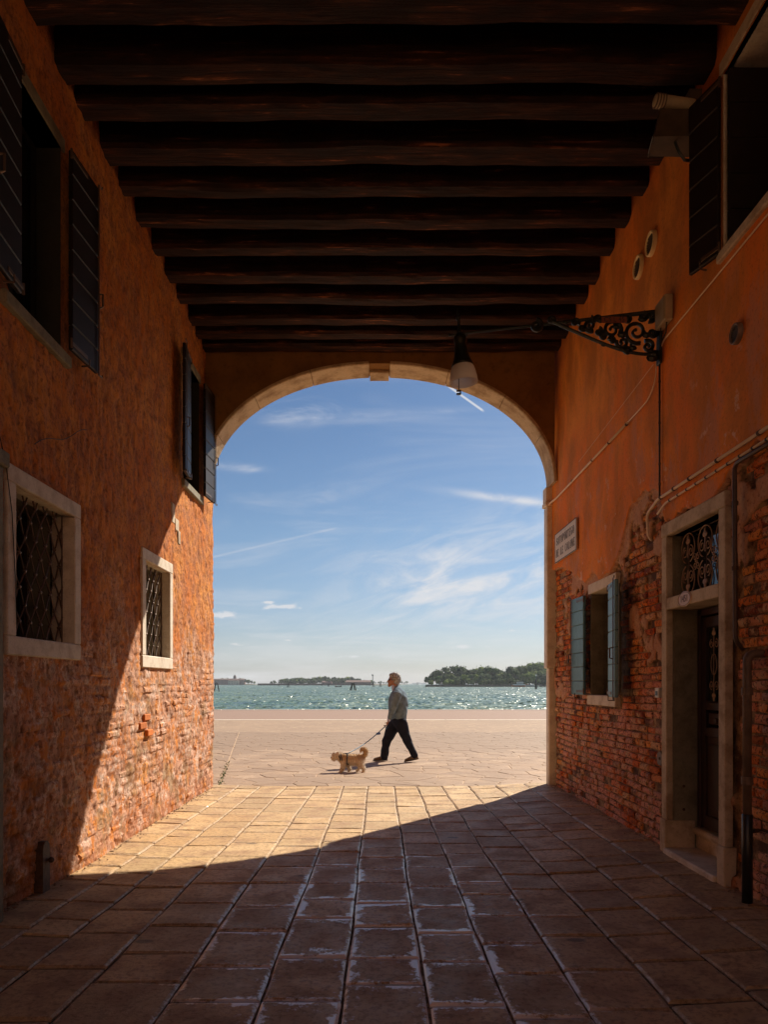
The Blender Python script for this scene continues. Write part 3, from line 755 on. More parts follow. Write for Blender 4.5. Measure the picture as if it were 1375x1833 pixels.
# left: eroded bricks that stand proud of the limewash low on the wall
cells = []
for row in range(1, 24):
    z0 = row * 0.078; y = 4.5 + (row % 2) * .13 + rng.uniform(0, .08)
    while y < 10.3:
        L = rng.choice([.245, .22, .12, .17]) * (1 + rng.uniform(-.06, .06)); y1 = y + L; yc, zc = (y + y1) / 2, z0 + .03
        k = fn1(yc * 1.3, zc * 1.6, 131) + (0.10 if yc < 7 else -0.02)
        if k > 0.53 and rng.random() < .55 and not in_any(y, y1, z0, z0 + .06, [(4.60, 5.78, 1.6, 2.95), (7.25, 8.40, 1.6, 2.95), (7.1, 7.7, 0.95, 1.3), (5.0, 5.45, 0, .5)]):
            xs = float(left_x(np.array([[yc]]), np.array([[zc]]))[0][0, 0])
            cells.append((y, y1, z0 + rng.uniform(0, .006), z0 + .060 + rng.uniform(-.006, .004), xs - .06, xs + rng.uniform(-0.004, .007)))
        y = y1 + .012
lay_bricks(LWALL, 1, cells, 'limewashed_wall', 'bricks_small')
for (yy, zz, L) in ((7.36, 1.125, .19), (7.22, 1.045, .20), (7.40, 0.965, .17)):
    xs = float(left_x(np.array([[yy + .1]]), np.array([[zz + .03]]))[0][0, 0])
    o = box('brick', (xs - .05, yy, zz), (xs + .022, yy + L, zz + .064), 'new_brick', LWALL, 0.006); o['label'] = 'fresh orange replacement brick'
for (yy, zz, L, h) in ((8.36, 3.36, .13, .24), (8.50, 3.30, .16, .15), (8.62, 3.16, .11, .17)):
    xs = float(left_x(np.array([[yy + .06]]), np.array([[zz + .1]]))[0][0, 0])
    o = box('inset_stone', (xs - .05, yy, zz), (xs + .014, yy + L, zz + h), 'door_stone', LWALL, 0.012)

# masses
def mass(name, a, b, mat, parent=None, kind=None):
    o = box(name, a, b, mat, parent, 0.0)
    if kind: tag(o, kind=kind)
    return o
mass('masonry', (-8, YB + .2, -0.2), (-3.2, 10.28, 6.9), 'facade_plaster', LH)
mass('masonry', (3.3, YB + .2, -0.2), (8, 10.28, 6.9), 'facade_plaster', RH)
mass('facade', (-8, 10.30, -0.2), (-2.42, 10.49, 10.5), 'facade_plaster', LH)
mass('facade', (2.64, 10.30, -0.2), (8, 10.50, 10.5), 'facade_plaster', RH)
mass('rear_facade', (-8, YB, -0.2), (-2.41, YB + .18, 10.5), 'yard_plaster', LH)
mass('rear_facade', (2.60, YB, -0.2), (8, YB + .18, 10.5), 'yard_plaster', RH)
CE = tag(mass('ceiling', (-3.19, YB, 6.92), (3.29, YF, 10.5), 'ceiling_board_wood'), kind='structure')
mass('upper_floor', (-8, YB + .2, 6.92), (-3.2, 10.28, 10.5), 'facade_plaster', LH)
mass('upper_floor', (3.3, YB + .2, 6.92), (8, 10.28, 10.5), 'facade_plaster', RH)
# unseen yard behind the camera, added to bounce warm light into the passage
yd = thing('yard_bounce_wall', 'unseen orange plastered wall added behind the passage to bounce warm light', 'house', (0, -15, 0))
mass('wall', (-12, -22.0, -0.2), (12, -19.5, 10.0), 'yard_plaster', yd)
tag(mesh_obj('yard_bounce_ground', [(-12, -20, -.03), (12, -20, -.03), (12, YB + .1, -.03), (-12, YB + .1, -.03)], [(0, 1, 2, 3)], 'bounce_paving'), kind='structure')

# ---- ceiling: boards, then the beams with the spacing seen in the photograph
nb = 0
x = -2.55
while x < 2.75:
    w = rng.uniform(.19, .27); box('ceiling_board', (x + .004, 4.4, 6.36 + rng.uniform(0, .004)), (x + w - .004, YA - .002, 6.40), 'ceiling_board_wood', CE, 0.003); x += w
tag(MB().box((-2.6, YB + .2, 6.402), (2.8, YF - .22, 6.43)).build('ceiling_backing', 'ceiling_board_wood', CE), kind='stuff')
BE = [(4.94, 5.09), (5.34, 5.58), (5.70, 5.93), (6.20, 6.47), (6.66, 6.86), (7.13, 7.34), (7.62, 7.82), (8.13, 8.345), (8.58, 8.79), (9.12, 9.34), (9.46, 9.66), (9.83, 10.045)]
BE = [(4.52, 4.76)] + [(a if i else 4.84, b) for i, (a, b) in enumerate(BE)] + [(4.0 - .5 * i, 4.22 - .5 * i) for i in range(11)]  # the evenly spaced last run is unseen, added for its effect on the light
def beam(y0, y1, seed):
    n = 56; xs = np.linspace(-2.46, 2.66, n); yc = (y0 + y1) / 2; w = (y1 - y0) / 2
    sag = 0.016 * math.sin(seed * 2.1)
    vs = []; m = 10
    for i, x in enumerate(xs):
        a = (i / (n - 1) - .5) * 2
        dz = -sag * (1 - a * a) + (fn1(x * 1.3, seed, 3) - .5) * 0.050
        dy = (fn1(x * .9, seed + 9, 4) - .5) * 0.055; ww = w * (1 + (fn1(x * 1.9, seed + 5, 6) - .5) * 0.16)
        ht = 0.27; cr = 0.028
        prof = [(-ww, ht), (-ww, ht * .5), (-ww, cr * 1.2), (-ww + cr, 0.002), (-ww * .3, -.001), (ww * .3, 0.0), (ww - cr, 0.003), (ww, cr * 1.2), (ww, ht * .5), (ww, ht)]
        for k, (py, pz) in enumerate(prof):
            j = (fn1(x * 5, seed * 3 + k * 2.7, 12) - .5) * 0.028
            vs.append((x, yc + dy + py + j, BEAM_Z + dz + pz + (j * .8 if pz < .2 else 0)))
    fs = [(i * m + k, i * m + k + 1, (i + 1) * m + k + 1, (i + 1) * m + k) for i in range(n - 1) for k in range(m - 1)]
    fs += [tuple(range(m)), tuple((n - 1) * m + k for k in range(m))[::-1]]
    return mesh_obj('beam', vs, fs, 'old_beam_wood', CE)
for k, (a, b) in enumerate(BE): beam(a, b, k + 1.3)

# ---- the arch at the lagoon end
AC, AA, AZ, AH, AN = 0.035, 2.415, 4.30, 1.62, 2.06     # centre x, half width, springing, rise
def arch_pt(t, grow=0.0):
    c, s = math.cos(t), math.sin(t)
    p = 2.0 / AN
    return (AC + (AA + grow) * math.copysign(abs(c) ** p, c), AZ + (AH + grow) * abs(s) ** p)
AR = thing('archway', 'broad basket arch of pale stone framing the view of the lagoon', 'archway', (0.035, 10.28, 0))
off = tuple(AR.location)
n = 64; inn = [arch_pt(math.pi * k / n, 0.014) for k in range(n + 1)]
mb = MB(off); vs = []
TOP = 6.9
outl = []
for k, (x, z) in enumerate(inn):
    outl.append((min(max(x, -2.60), 2.66), z))
for y in (YA, 10.46):
    vs += [(x, y, z) for x, z in outl] + [(x, y, TOP) for x, z in outl]
N = n + 1; fs = []
for k in range(n):
    fs.append((k, k + 1, N + k + 1, N + k)[::-1]); fs.append((2 * N + k, 2 * N + k + 1, 3 * N + k + 1, 3 * N + k))
    fs.append((k, k + 1, 2 * N + k + 1, 2 * N + k))
mb.add(vs, fs); mb.build('spandrel_wall', 'spandrel_plaster', AR)
# stone ring in separate voussoirs; shallow, as the photo shows only its underside
cuts = [0, 9, 18, 27.2, 36.8, 46, 55, 64]
def ring_piece(k0, k1, name, drop=0.0, y0=YA - .008, y1=10.50, grow=0.045, rz=0):
    m = max(4, int((k1 - k0))); t0 = math.pi * k0 / 64; t1 = math.pi * k1 / 64
    vs = []; g = 0.0018
    for i in range(m + 1):
        t = t0 + g + (t1 - t0 - 2 * g) * i / m
        x, z = arch_pt(t, -drop); X, Z = arch_pt(t, grow)
        bev = 0.012
        xb, zb = arch_pt(t, -drop + bev)
        vs += [(xb, y0, zb), (x, y0 + bev, z), (x, y1 - bev, z), (xb, y1, zb), (X, y1, Z), (X, y0, Z)]
    q = 6; fs = [(i * q + a, i * q + (a + 1) % q, (i + 1) * q + (a + 1) % q, (i + 1) * q + a) for i in range(m) for a in range(q)]
    fs += [tuple(range(q))[::-1], tuple(m * q + a for a in range(q))]
    MB(off).add(vs, fs).build(name, 'arch_stone', AR)
K0, K1 = 30.9, 33.1
for a, b in ((0, 8), (8, 16), (16, 24), (24, K0), (K1, 40), (40, 48), (48, 56), (56, 64)): ring_piece(a, b, 'voussoir')
ring_piece(K0, K1, 'keystone', 0.030, YA + .20, 10.54, 0.05)
# right pilaster: base, shaft, impost
MB(off).box((2.455, 10.37, 0.02), (2.70, 10.53, 1.72), .012).build('pilaster_base', 'pilaster_stone', AR)
MB(off).box((2.425, 10.36, 1.722), (2.70, 10.54, 4.03), .012).build('pilaster_shaft', 'pilaster_stone', AR)
m_ = MB(off); m_.box((2.400, 10.34, 4.032), (2.72, 10.55, 4.10), .01); m_.box((2.410, 10.35, 4.102), (2.72, 10.545, 4.31), .01)
m_.build('impost', 'pilaster_stone', AR)
# ------------------------------------------------------------ windows, shutters, doors (parts of the two houses)
def frame_pieces(parent, xf, xb, y0, y1, z0, z1, w, mat, names=('jamb', 'jamb', 'lintel', 'sill'), proj=0.0, ws=None, wl=None):
    """stone surround in four pieces round an opening; xf face plane, xb back plane"""
    ws = ws or w; wl = wl or w
    box(names[0], (xf, y0 - w, z0 + .001), (xb, y0, z1 - .001), mat, parent, .006)
    box(names[1], (xf, y1, z0 + .001), (xb, y1 + w, z1 - .001), mat, parent, .006)
    box(names[2], (xf, y0 - w, z1), (xb, y1 + w, z1 + wl), mat, parent, .006)
    s = -1 if xf > 0 else 1
    box(names[3], (xf + s * proj, y0 - w, z0 - ws), (xb, y1 + w, z0), mat, parent, .008)
def reveal(parent, xa, xb, y0, y1, z0, z1, mat, name='reveal'):
    vs = [(x, y, z) for x in (xa, xb) for y in (y0, y1) for z in (z0, z1)]
    fs = [(0, 1, 5, 4), (2, 6, 7, 3), (0, 4, 6, 2), (1, 3, 7, 5)]
    return mesh_obj(name, vs, fs, mat, parent)
def room(parent, x, y0, y1, z0, z1, depth):
    s = 1 if x > 0 else -1; X2 = x + s * depth
    vs = [(a, y, z) for a in (x, X2) for y in (y0 - .25, y1 + .25) for z in (z0 - .15, z1 + .15)]
    fs = [(0, 1, 5, 4), (2, 6, 7, 3), (0, 4, 6, 2), (1, 3, 7, 5), (4, 5, 7, 6)]
    return mesh_obj('dark_room', vs, fs, 'room_dark', parent)

def lattice(parent, x, y0, y1, z0, z1, px, pz):
    """diagonal wrought iron lattice with knots, each bar its own sub-part"""
    g = empty('window_grille', parent)
    a = pz / px; r = .0065; kn = MB()
    for sg in (1, -1):
        c = -20
        while c < 40:
            # line z = z0 + sg*a*(y-y0) + c*pz
            pts = []
            f = lambda y: z0 + sg * a * (y - y0) + c * pz
            ya, yb = y0, y1
            for lim in (z0, z1):
                yy = y0 + (lim - z0 - c * pz) / (sg * a)
                if sg > 0: (ya, yb) = (max(ya, yy), yb) if lim == z0 else (ya, min(yb, yy))
                else: (ya, yb) = (ya, min(yb, yy)) if lim == z0 else (max(ya, yy), yb)
            if yb - ya > .03:
                n = max(2, int((yb - ya) / (px / 4)))
                P = []
                for i in range(n + 1):
                    y = ya + (yb - ya) * i / n; P.append((x + sg * 0.004 * math.cos(2 * math.pi * (y - y0) / px), y, f(y)))
                MB().tube(P, r, 6).build('bar', 'wrought_iron', g)
            c += 1
    i = 0; y = y0; kme = MB().ball((0, 0, 0), .017, 8, (.9, 1.25, .8)); kdat = None
    while y < y1 - .01:
        k = 0; z = z0
        base = (i % 2) * pz / 2
        z = z0 + base
        while z < z1 - .01:
            if y > y0 + .02 and z > z0 + .02:
                if kdat is None: ko = kme.build('knot', 'wrought_iron', g, True); kdat = ko.data
                else: ko = link(bpy.data.objects.new('knot', kdat), g)
                ko.location = (x, y, z)
            z += pz
        y += px / 2; i += 1
    m = MB()
    for yy in (y0 + .004, y1 - .004): m.tube([(x, yy, z0), (x, yy, z1)], .007, 6)
    m.build('side_bars', 'wrought_iron', g)
    return g

def shutter(parent, hy, hx, side, w, z0, z1, ang, mat, nb, th=0.035, latch=True, edge=None, inner=1):
    """leaf hinged at (hx, hy); side +1 opens towards +Y, -1 towards -Y; ang degrees off the wall; inner = sign of the room side (+x wall: -1 faces passage)"""
    s = empty('shutter', parent, (hx, hy, 0))
    into = 1 if hx < 0 else -1           # direction from wall into the passage
    a = R(ang); dy = side * math.cos(a); dx = into * math.sin(a)
    nx, ny = into * math.cos(a), -side * math.sin(a)     # normal facing the passage
    def P(u, v, z): return (u * dx + v * nx, u * dy + v * ny, z)
    def slab_(u0, u1, v0, v1, za, zb, ch=.006):
        m = MB(); m.box((u0, v0, za), (u1, v1, zb), ch)
        m.v = [P(*p) for p in m.v]
        return m
    H = z1 - z0; bh = H / nb
    for i in range(nb):
        slab_(0.0, w, -th / 2, th / 2, z0 + i * bh + .0015, z0 + (i + 1) * bh - .0015, .007).build('board', mat, s)
    m = MB()
    for zz in (z0 + .03, z1 - .06):                      # strap hinges
        q = slab_(-.02, w * .55, th / 2, th / 2 + .006, zz, zz + .03, .002); m.v += []; m.add(q.v, q.f)
        pr = MB().tube([P(-.015, th / 2, zz - .02), P(-.015, th / 2, zz + .05)], .010, 8); m.add(pr.v, pr.f)
    m.build('strap_hinge', 'wrought_iron', s)
    if latch:
        m = MB(); q = MB().tube([P(w - .02, th / 2 + .012, z0 - .02), P(w - .02, th / 2 + .012, z1 + .01)], .0065, 6); m.add(q.v, q.f)
        for zz in (z0 - .015, z1 + .01):
            q = MB().tube([P(w - .02, th / 2 + .012, zz), P(w + .035, th / 2 + .012, zz), P(w + .04, th / 2 + .012, zz + .02)], .006, 6); m.add(q.v, q.f)
        zc = z0 + H * .42
        q = MB().tube([P(w - .02, th / 2 + .014, zc), P(w - .02, th / 2 + .045, zc), P(w - .02, th / 2 + .045, zc - .10), P(w - .02, th / 2 + .02, zc - .11)], .008, 6); m.add(q.v, q.f)
        m.build('espagnolette', 'wrought_iron', s)
    m = MB(); q = MB().tube([P(.5 * w, -th / 2, z0 - .03), P(.5 * w, th / 2 + .03, z0 - .03), P(.5 * w, th / 2 + .03, z0 + .02)], .007, 6); m.add(q.v, q.f)
    m.build('shutter_dog', 'wrought_iron', s)
    return s

# left, barred windows
for k, (y0, y1, z0, z1) in enumerate(LW):
    sx = XL + .030
    W = empty('window', LH)
    frame_pieces(W, sx, sx - .20, y0, y1, z0, z1, .115, 'istrian_stone', ws=.125)
    reveal(W, sx - .18, sx - .50, y0, y1, z0, z1, 'grey_stone')
    box('pane', (sx - .42, y0 - .01, z0 - .01), (sx - .44, y1 + .01, z1 + .01), 'window_glass', W, 0)
    room(W, sx - .50, y0, y1, z0, z1, .25)
    m = MB(); yc = (y0 + y1) / 2
    for (ya, yb, za, zb) in ((y0, y1, z0, z0 + .05), (y0, y1, z1 - .05, z1), (y0, y0 + .05, z0 + .051, z1 - .051), (y1 - .05, y1, z0 + .051, z1 - .051), (yc - .03, yc + .03, z0 + .051, z1 - .051)):
        m.box((sx - .41, ya, za), (sx - .37, yb, zb), .004)
    m.build('casement', 'door_wood', W)
    lattice(LH, sx - .10, y0 + .002, y1 - .002, z0 + .002, z1 - .002, .155, .235)
# left, shuttered windows above
for k, (y0, y1, z0, z1) in enumerate(LU):
    sx = XL + .036
    W = empty('window', LH)
    box('sill', (sx + .015, y0 - .10, z0 - .09), (sx - .25, y1 + .12, z0), 'grey_stone', W, .008)
    box('lintel', (sx - .01, y0 - .06, z1), (sx - .25, y1 + .06, z1 + .10), 'grey_stone', W, .006)
    reveal(W, sx - .02, sx - .50, y0, y1, z0, z1, 'shaded_reveal')
    m = MB(); yc = (y0 + y1) / 2
    for (ya, yb, za, zb) in ((y0, y1, z0, z0 + .05), (y0, y1, z1 - .05, z1), (y0, y0 + .05, z0 + .051, z1 - .051), (y1 - .05, y1, z0 + .051, z1 - .051), (yc - .03, yc + .03, z0 + .051, z1 - .051)):
        m.box((sx - .24, ya, za), (sx - .20, yb, zb), .004)
    m.build('casement', 'room_dark', W)  # near-black colour puts the recess shade onto the woodwork
    box('pane', (sx - .23, y0 + .05, z0 + .05), (sx - .222, y1 - .05, z1 - .05), 'window_glass', W, 0)
    room(W, sx - .50, y0, y1, z0, z1, .25)
    shutter(LH, y1 + .005, sx + .05, 1, .43, z0 + .005, z1 - .005, 4, 'dark_shutter_paint', 8)
    shutter(LH, y0 - .005, sx + .05, -1, .40, z0 + .005, z1 - .005, 5, 'dark_shutter_paint', 8)

# right, small window with blue shutters
y0, y1, z0, z1 = RS; W = empty('window', RH)
XF = 2.515
box('lintel', (XF, y0 - .02, z1), (XF + .22, y1 + .03, z1 + .115), 'istrian_stone', W, .006)
box('sill', (XF - .012, y0 - .03, z0 - .115), (XF + .24, y1 + .03, z0), 'istrian_stone', W, .008)
box('jamb', (XF + .03, y1, z0 + .001), (XF + .20, y1 + .03, z1 - .001), 'grey_stone', W, .004)
box('jamb', (XF + .03, y0 - .03, z0 + .001), (XF + .20, y0, z1 - .001), 'grey_stone', W, .004)
reveal(W, XF + .19, XF + .45, y0, y1, z0, z1, 'grey_stone'); room(W, XF + .45, y0, y1, z0, z1, .28)
m = MB()
for (ya, yb, za, zb) in ((y0, y1, z0, z0 + .05), (y0, y1, z1 - .05, z1), (y0, y0 + .05, z0 + .051, z1 - .051), (y1 - .05, y1, z0 + .051, z1 - .051)): m.box((XF + .24, ya, za), (XF + .28, yb, zb), .004)
m.build('window_frame', 'door_wood', W)
box('pane', (XF + .255, y0 + .05, z0 + .05), (XF + .262, y1 - .05, z1 - .05), 'window_glass', W, 0)
mesh_obj('curtain', [(XF + .33 + .012 * math.sin(i * 1.9), y1 - .04 - i * .016, z) for i in range(14) for z in (z0, z1)], [(2 * i, 2 * i + 2, 2 * i + 3, 2 * i + 1) for i in range(13)], 'curtain', W)
shutter(RH, y1 + .012, XF - .045, 1, .43, z0 - .005, z1 - .01, 3, 'blue_shutter_paint', 7)
shutter(RH, y0 + .008, XF - .055, -1, .42, z0 - .01, z1 - .01, 9, 'blue_shutter_paint', 7)

# right, upper window near the camera
y0, y1, z0, z1 = RU; W = empty('window', RH); XF = 2.500
box('sill', (XF - .03, y0 - .08, z0 - .07), (XF + .25, y1 + .05, z0), 'door_stone', W, .008)
box('lintel', (XF - .012, y0 - .06, z1), (XF + .05, y1 + .04, z1 + .10), 'door_stone', W, .006)
reveal(W, XF - .001, XF + .55, y0, y1, z0, z1, 'istrian_stone'); room(W, XF + .55, y0, y1, z0, z1, .20)
m = MB(); yc = (y0 + y1) / 2
for (ya, yb, za, zb) in ((y0, y1, z0, z0 + .05), (y0, y1, z1 - .05, z1), (y0, y0 + .06, z0 + .051, z1 - .051), (y1 - .06, y1, z0 + .051, z1 - .051), (yc - .04, yc + .04, z0 + .051, z1 - .051)): m.box((XF + .34, ya, za), (XF + .38, yb, zb), .004)
m.build('casement', 'door_wood', W)
box('pane', (XF + .355, y0 + .05, z0 + .05), (XF + .362, y1 - .05, z1 - .05), 'window_glass', W, 0)
shutter(RH, y1 + .01, XF - .02, 1, .29, z0 - .02, z1 - .02, 19, 'dark_shutter_paint', 6, latch=False)
# inner leaf folded into the far reveal
s = empty('inner_shutter', RH)
for i in range(5):
    h = (z1 - z0 - .02) / 5; box('board', (XF + .01, y1 - .075, z0 + .01 + i * h), (XF + .33, y1 - .040, z0 + .008 + (i + 1) * h), 'dark_shutter_paint', s, .005)

# right, front door
y0, y1, z0, z1 = RD; XF = 2.490
W = empty('doorway', RH)
ZM0, ZM1 = 2.134, 2.235
box('jamb', (XF, y0 - .105, .33), (XF + .06, y0, z1 - .001), 'door_stone', W, .007)
box('jamb', (XF, y1, .33), (XF + .06, y1 + .105, z1 - .001), 'door_stone', W, .007)
reveal(W, XF + .058, XF + .24, y0 - .001, y1 + .001, .09, z1, 'grey_stone')
box('plinth', (XF - .012, y0 - .115, .02), (XF + .25, y0 + .004, .329), 'door_stone', W, .008)
box('plinth', (XF - .012, y1 - .004, .02), (XF + .25, y1 + .115, .329), 'door_stone', W, .008)
box('lintel', (XF - .004, y0 - .11, z1), (XF + .24, y1 + .11, z1 + .115), 'door_stone', W, .008)
box('transom', (XF, y0 + .001, ZM0), (XF + .24, y1 - .001, ZM1), 'door_stone', W, .006)
box('threshold_slab', (XF - .035, y0 + .006, .01), (XF + .30, y1 - .006, .095), 'istrian_stone', W, .010)
m = MB()
prof = [(0, .10), (0, .20), (-.012, .212), (-.03, .222), (-.036, .24), (-.030, .262), (-.012, .272), (.10, .274), (.10, .10)]
m.add([(XF + .255 + a, y, z) for y in (y0 + .004, y1 - .004) for a, z in prof], [(i, (i + 1) % 9, 9 + (i + 1) % 9, 9 + i) for i in range(9)] + [tuple(range(9)), tuple(range(17, 8, -1))])
m.build('door_step', 'door_stone', W)
reveal(W, XF + .239, XF + .44, y0, y1, .09, ZM0, 'grey_stone'); reveal(W, XF + .239, XF + .44, y0, y1, ZM1, z1, 'grey_stone')
room(W, XF + .44, y0, y1, .1, z1, .2)
D = empty('door', RH)
xd = XF + .275
box('door_frame', (xd - .01, y0 + .002, .276), (xd + .06, y0 + .06, ZM0 - .002), 'door_wood', D, .006)
box('door_frame', (xd - .01, y1 - .06, .276), (xd + .06, y1 - .002, ZM0 - .002), 'door_wood', D, .006)
box('door_frame', (xd - .01, y0 + .061, ZM0 - .06), (xd + .06, y1 - .061, ZM0 - .002), 'door_wood', D, .006)
ya, yb = y0 + .062, y1 - .062; yc = (ya + yb) / 2
for (a, b_) in ((ya, yc - .004), (yc + .004, yb)):                         # two leaves
    box('stile', (xd, a, .285), (xd + .045, a + .075, 2.06), 'door_wood', D, .006)
    box('stile', (xd, b_ - .075, .285), (xd + .045, b_, 2.06), 'door_wood', D, .006)
    for (za, zb) in ((.285, .40), (1.06, 1.14), (1.28, 1.35), (1.97, 2.06)): box('rail', (xd + .002, a + .076, za), (xd + .043, b_ - .076, zb), 'door_wood', D, .006)
    box('panel', (xd + .018, a + .076, .401), (xd + .035, b_ - .076, 1.059), 'door_wood', D, .002)
    box('raised_panel', (xd + .006, a + .115, .46), (xd + .017, b_ - .115, 1.00), 'door_wood', D, .010)
    box('raised_panel', (xd + .012, a + .10, 1.16), (xd + .034, b_ - .10, 1.26), 'door_wood', D, .008)
    box('glass', (xd + .03, a + .07, 1.34), (xd + .036, b_ - .07, 1.98), 'window_glass', D, 0)
box('astragal', (xd - .012, yc - .022, .285), (xd - .001, yc + .022, 2.06), 'door_wood', D, .004)
MB().lathe([(.0, -.05), (.018, -.048), (.026, -.035), (.018, -.02), (.009, -.012), (.009, .0)], (xd - .0, yc + .06, 1.20), 14, (1, 0, 0)).build('door_knob', 'rusty_iron', D)
m = MB()
for z in (.62, .42): m.ball((XF + .15, y1 - .004, z), .013, 8)
m.build('boot_hooks', 'rusty_iron', W)

def spiral(c, r0, r1, a0, turns, n=26, flip=1):
    P = []
    for i in range(n + 1):
        t = i / n; a = a0 + flip * 2 * math.pi * turns * t; r = r0 + (r1 - r0) * t
        P.append((c[0], c[1] + r * math.cos(a), c[2] + r * math.sin(a)))
    return P
def fleur(mb, x, y, z, s, up):
    mb.ball((x, y, z + up * s * .55), s * .20, 8, (.5, .8, 2.2)); 
    for q in (-1, 1): mb.ball((x, y + q * s * .20, z + up * s * .40), s * .15, 8, (.5, 1.1, 1.3)); 
    mb.tube([(x, y, z - up * s * .9), (x, y, z + up * s * .4)], s * .05, 6)
def scroll_unit(name, parent, x, y, z, r, up, mat):
    m = MB()
    m.tube([(x, y + r * math.cos(a), z + r * math.sin(a)) for a in [R(-90 * up + 20 + i * 320 / 24) if up > 0 else R(110 + i * 320 / 24) for i in range(25)]], .0055, 6)
    for q in (-1, 1):
        P = spiral((x, y + q * r * .42, z - up * r * .25), r * .40, r * .10, R(90 * up), 1.35, 22, -q * up)
        m.tube(P, .0050, 6)
    fleur(m, x, y, z + up * r * .1, r * .85, up)
    m.build(name, mat, parent)
G = empty('transom_grille', RH)
xg = XF + .12; zc = (ZM1 + z1) / 2; rr = .125; cyy = [y1 - .16, (y0 + y1) / 2, y0 + .16]
for yy in cyy:
    scroll_unit('scroll', G, xg, yy, ZM1 + .135, rr, -1, 'scroll_iron'); scroll_unit('scroll', G, xg, yy, z1 - .135, rr, 1, 'scroll_iron')
for yy in ((cyy[0] + cyy[1]) / 2, (cyy[1] + cyy[2]) / 2):
    m = MB()
    for a_ in (-1, 1):
        for b_ in (-1, 1): m.tube(spiral((xg, yy + a_ * .028, zc + b_ * .035), .030, .008, R(90 * b_), 1.1, 14, a_ * b_), .0045, 6)
    m.ball((xg, yy, zc), .014, 8); m.build('rosette', 'scroll_iron', G)
m = MB()
for yy in cyy: m.tube([(xg + .012, yy, ZM1), (xg + .012, yy, z1)], .005, 6)
m.tube([(xg + .012, y0, ZM1 + .012), (xg + .012, y1, ZM1 + .012)], .006, 6); m.tube([(xg + .012, y0, z1 - .012), (xg + .012, y1, z1 - .012)], .006, 6)
m.build('grille_bars', 'rusty_iron', G)
box('transom_glass', (XF + .20, y0, ZM1), (XF + .206, y1, z1), 'window_glass', G, 0)
G = empty('door_grille', RH)
for (a, b_) in ((ya, yc - .004), (yc + .004, yb)):
    yy = (a + b_) / 2
    m = MB(); x = xd + .012
    m.lathe([(.05, 0), (.056, .004)], (x, yy, 1.66), 20, (1, 0, 0))
    m = MB(); m.tube([(x, yy + .052 * math.cos(i * .314), 1.66 + .085 * math.sin(i * .314)) for i in range(21)], .004, 6)
    for zz, u in ((1.88, 1), (1.44, -1)):
        fleur(m, x, yy, zz, .09, u)
        for q in (-1, 1): m.tube(spiral((x, yy + q * .042, zz - u * .05), .038, .010, R(90 * u), 1.3, 18, -q * u), .0038, 6)
    m.tube([(x, yy, 1.36), (x, yy, 1.96)], .0035, 6)
    m.build('leaf_scrollwork', 'scroll_iron', G)

# ------------------------------------------------------------ things fixed to the right wall
def text(name, s, size, loc, rot, mat, parent, ext=.0006, sx=1.0, spacing=1.0):
    cu = bpy.data.curves.new(name, 'FONT'); cu.body = s; cu.size = size; cu.extrude = ext; cu.align_x = 'CENTER'; cu.align_y = 'CENTER'
    cu.space_character = spacing
    o = bpy.data.objects.new(name, cu); cu.materials.append(MATS[mat]); link(o, parent)
    bpy.context.view_layer.update(); me = bpy.data.meshes.new_from_object(o.evaluated_get(bpy.context.evaluated_depsgraph_get())); bpy.data.objects.remove(o)
    me.materials.clear(); me.materials.append(MATS[mat]); o = link(bpy.data.objects.new(name, me), parent)
    o.location = Vector(loc) - (parent.location if parent else Vector()); o.rotation_euler = rot; o.scale = (sx, 1, 1)
    return o
FACE = (R(90), 0, R(-90))      # lettering read from the passage on a wall whose face looks to -X
T = thing('street_sign', 'white painted street name panel reading SOTOPORTEGO DE LE COLONE beside the arch', 'sign', (2.485, 9.55, 3.17))
o = T.location
MB(o).box((2.490, 9.0, 3.165), (2.472, 10.08, 3.565), .003).build('panel', 'sign_marble', T)
m = MB(o)
for (a, b_, c, d_) in ((9.0, 10.08, 3.165, 3.175), (9.0, 10.08, 3.555, 3.565), (9.0, 9.010, 3.176, 3.554), (10.07, 10.08, 3.176, 3.554)): m.box((2.4705, a, c), (2.474, b_, d_))
m.build('border', 'sign_paint', T)
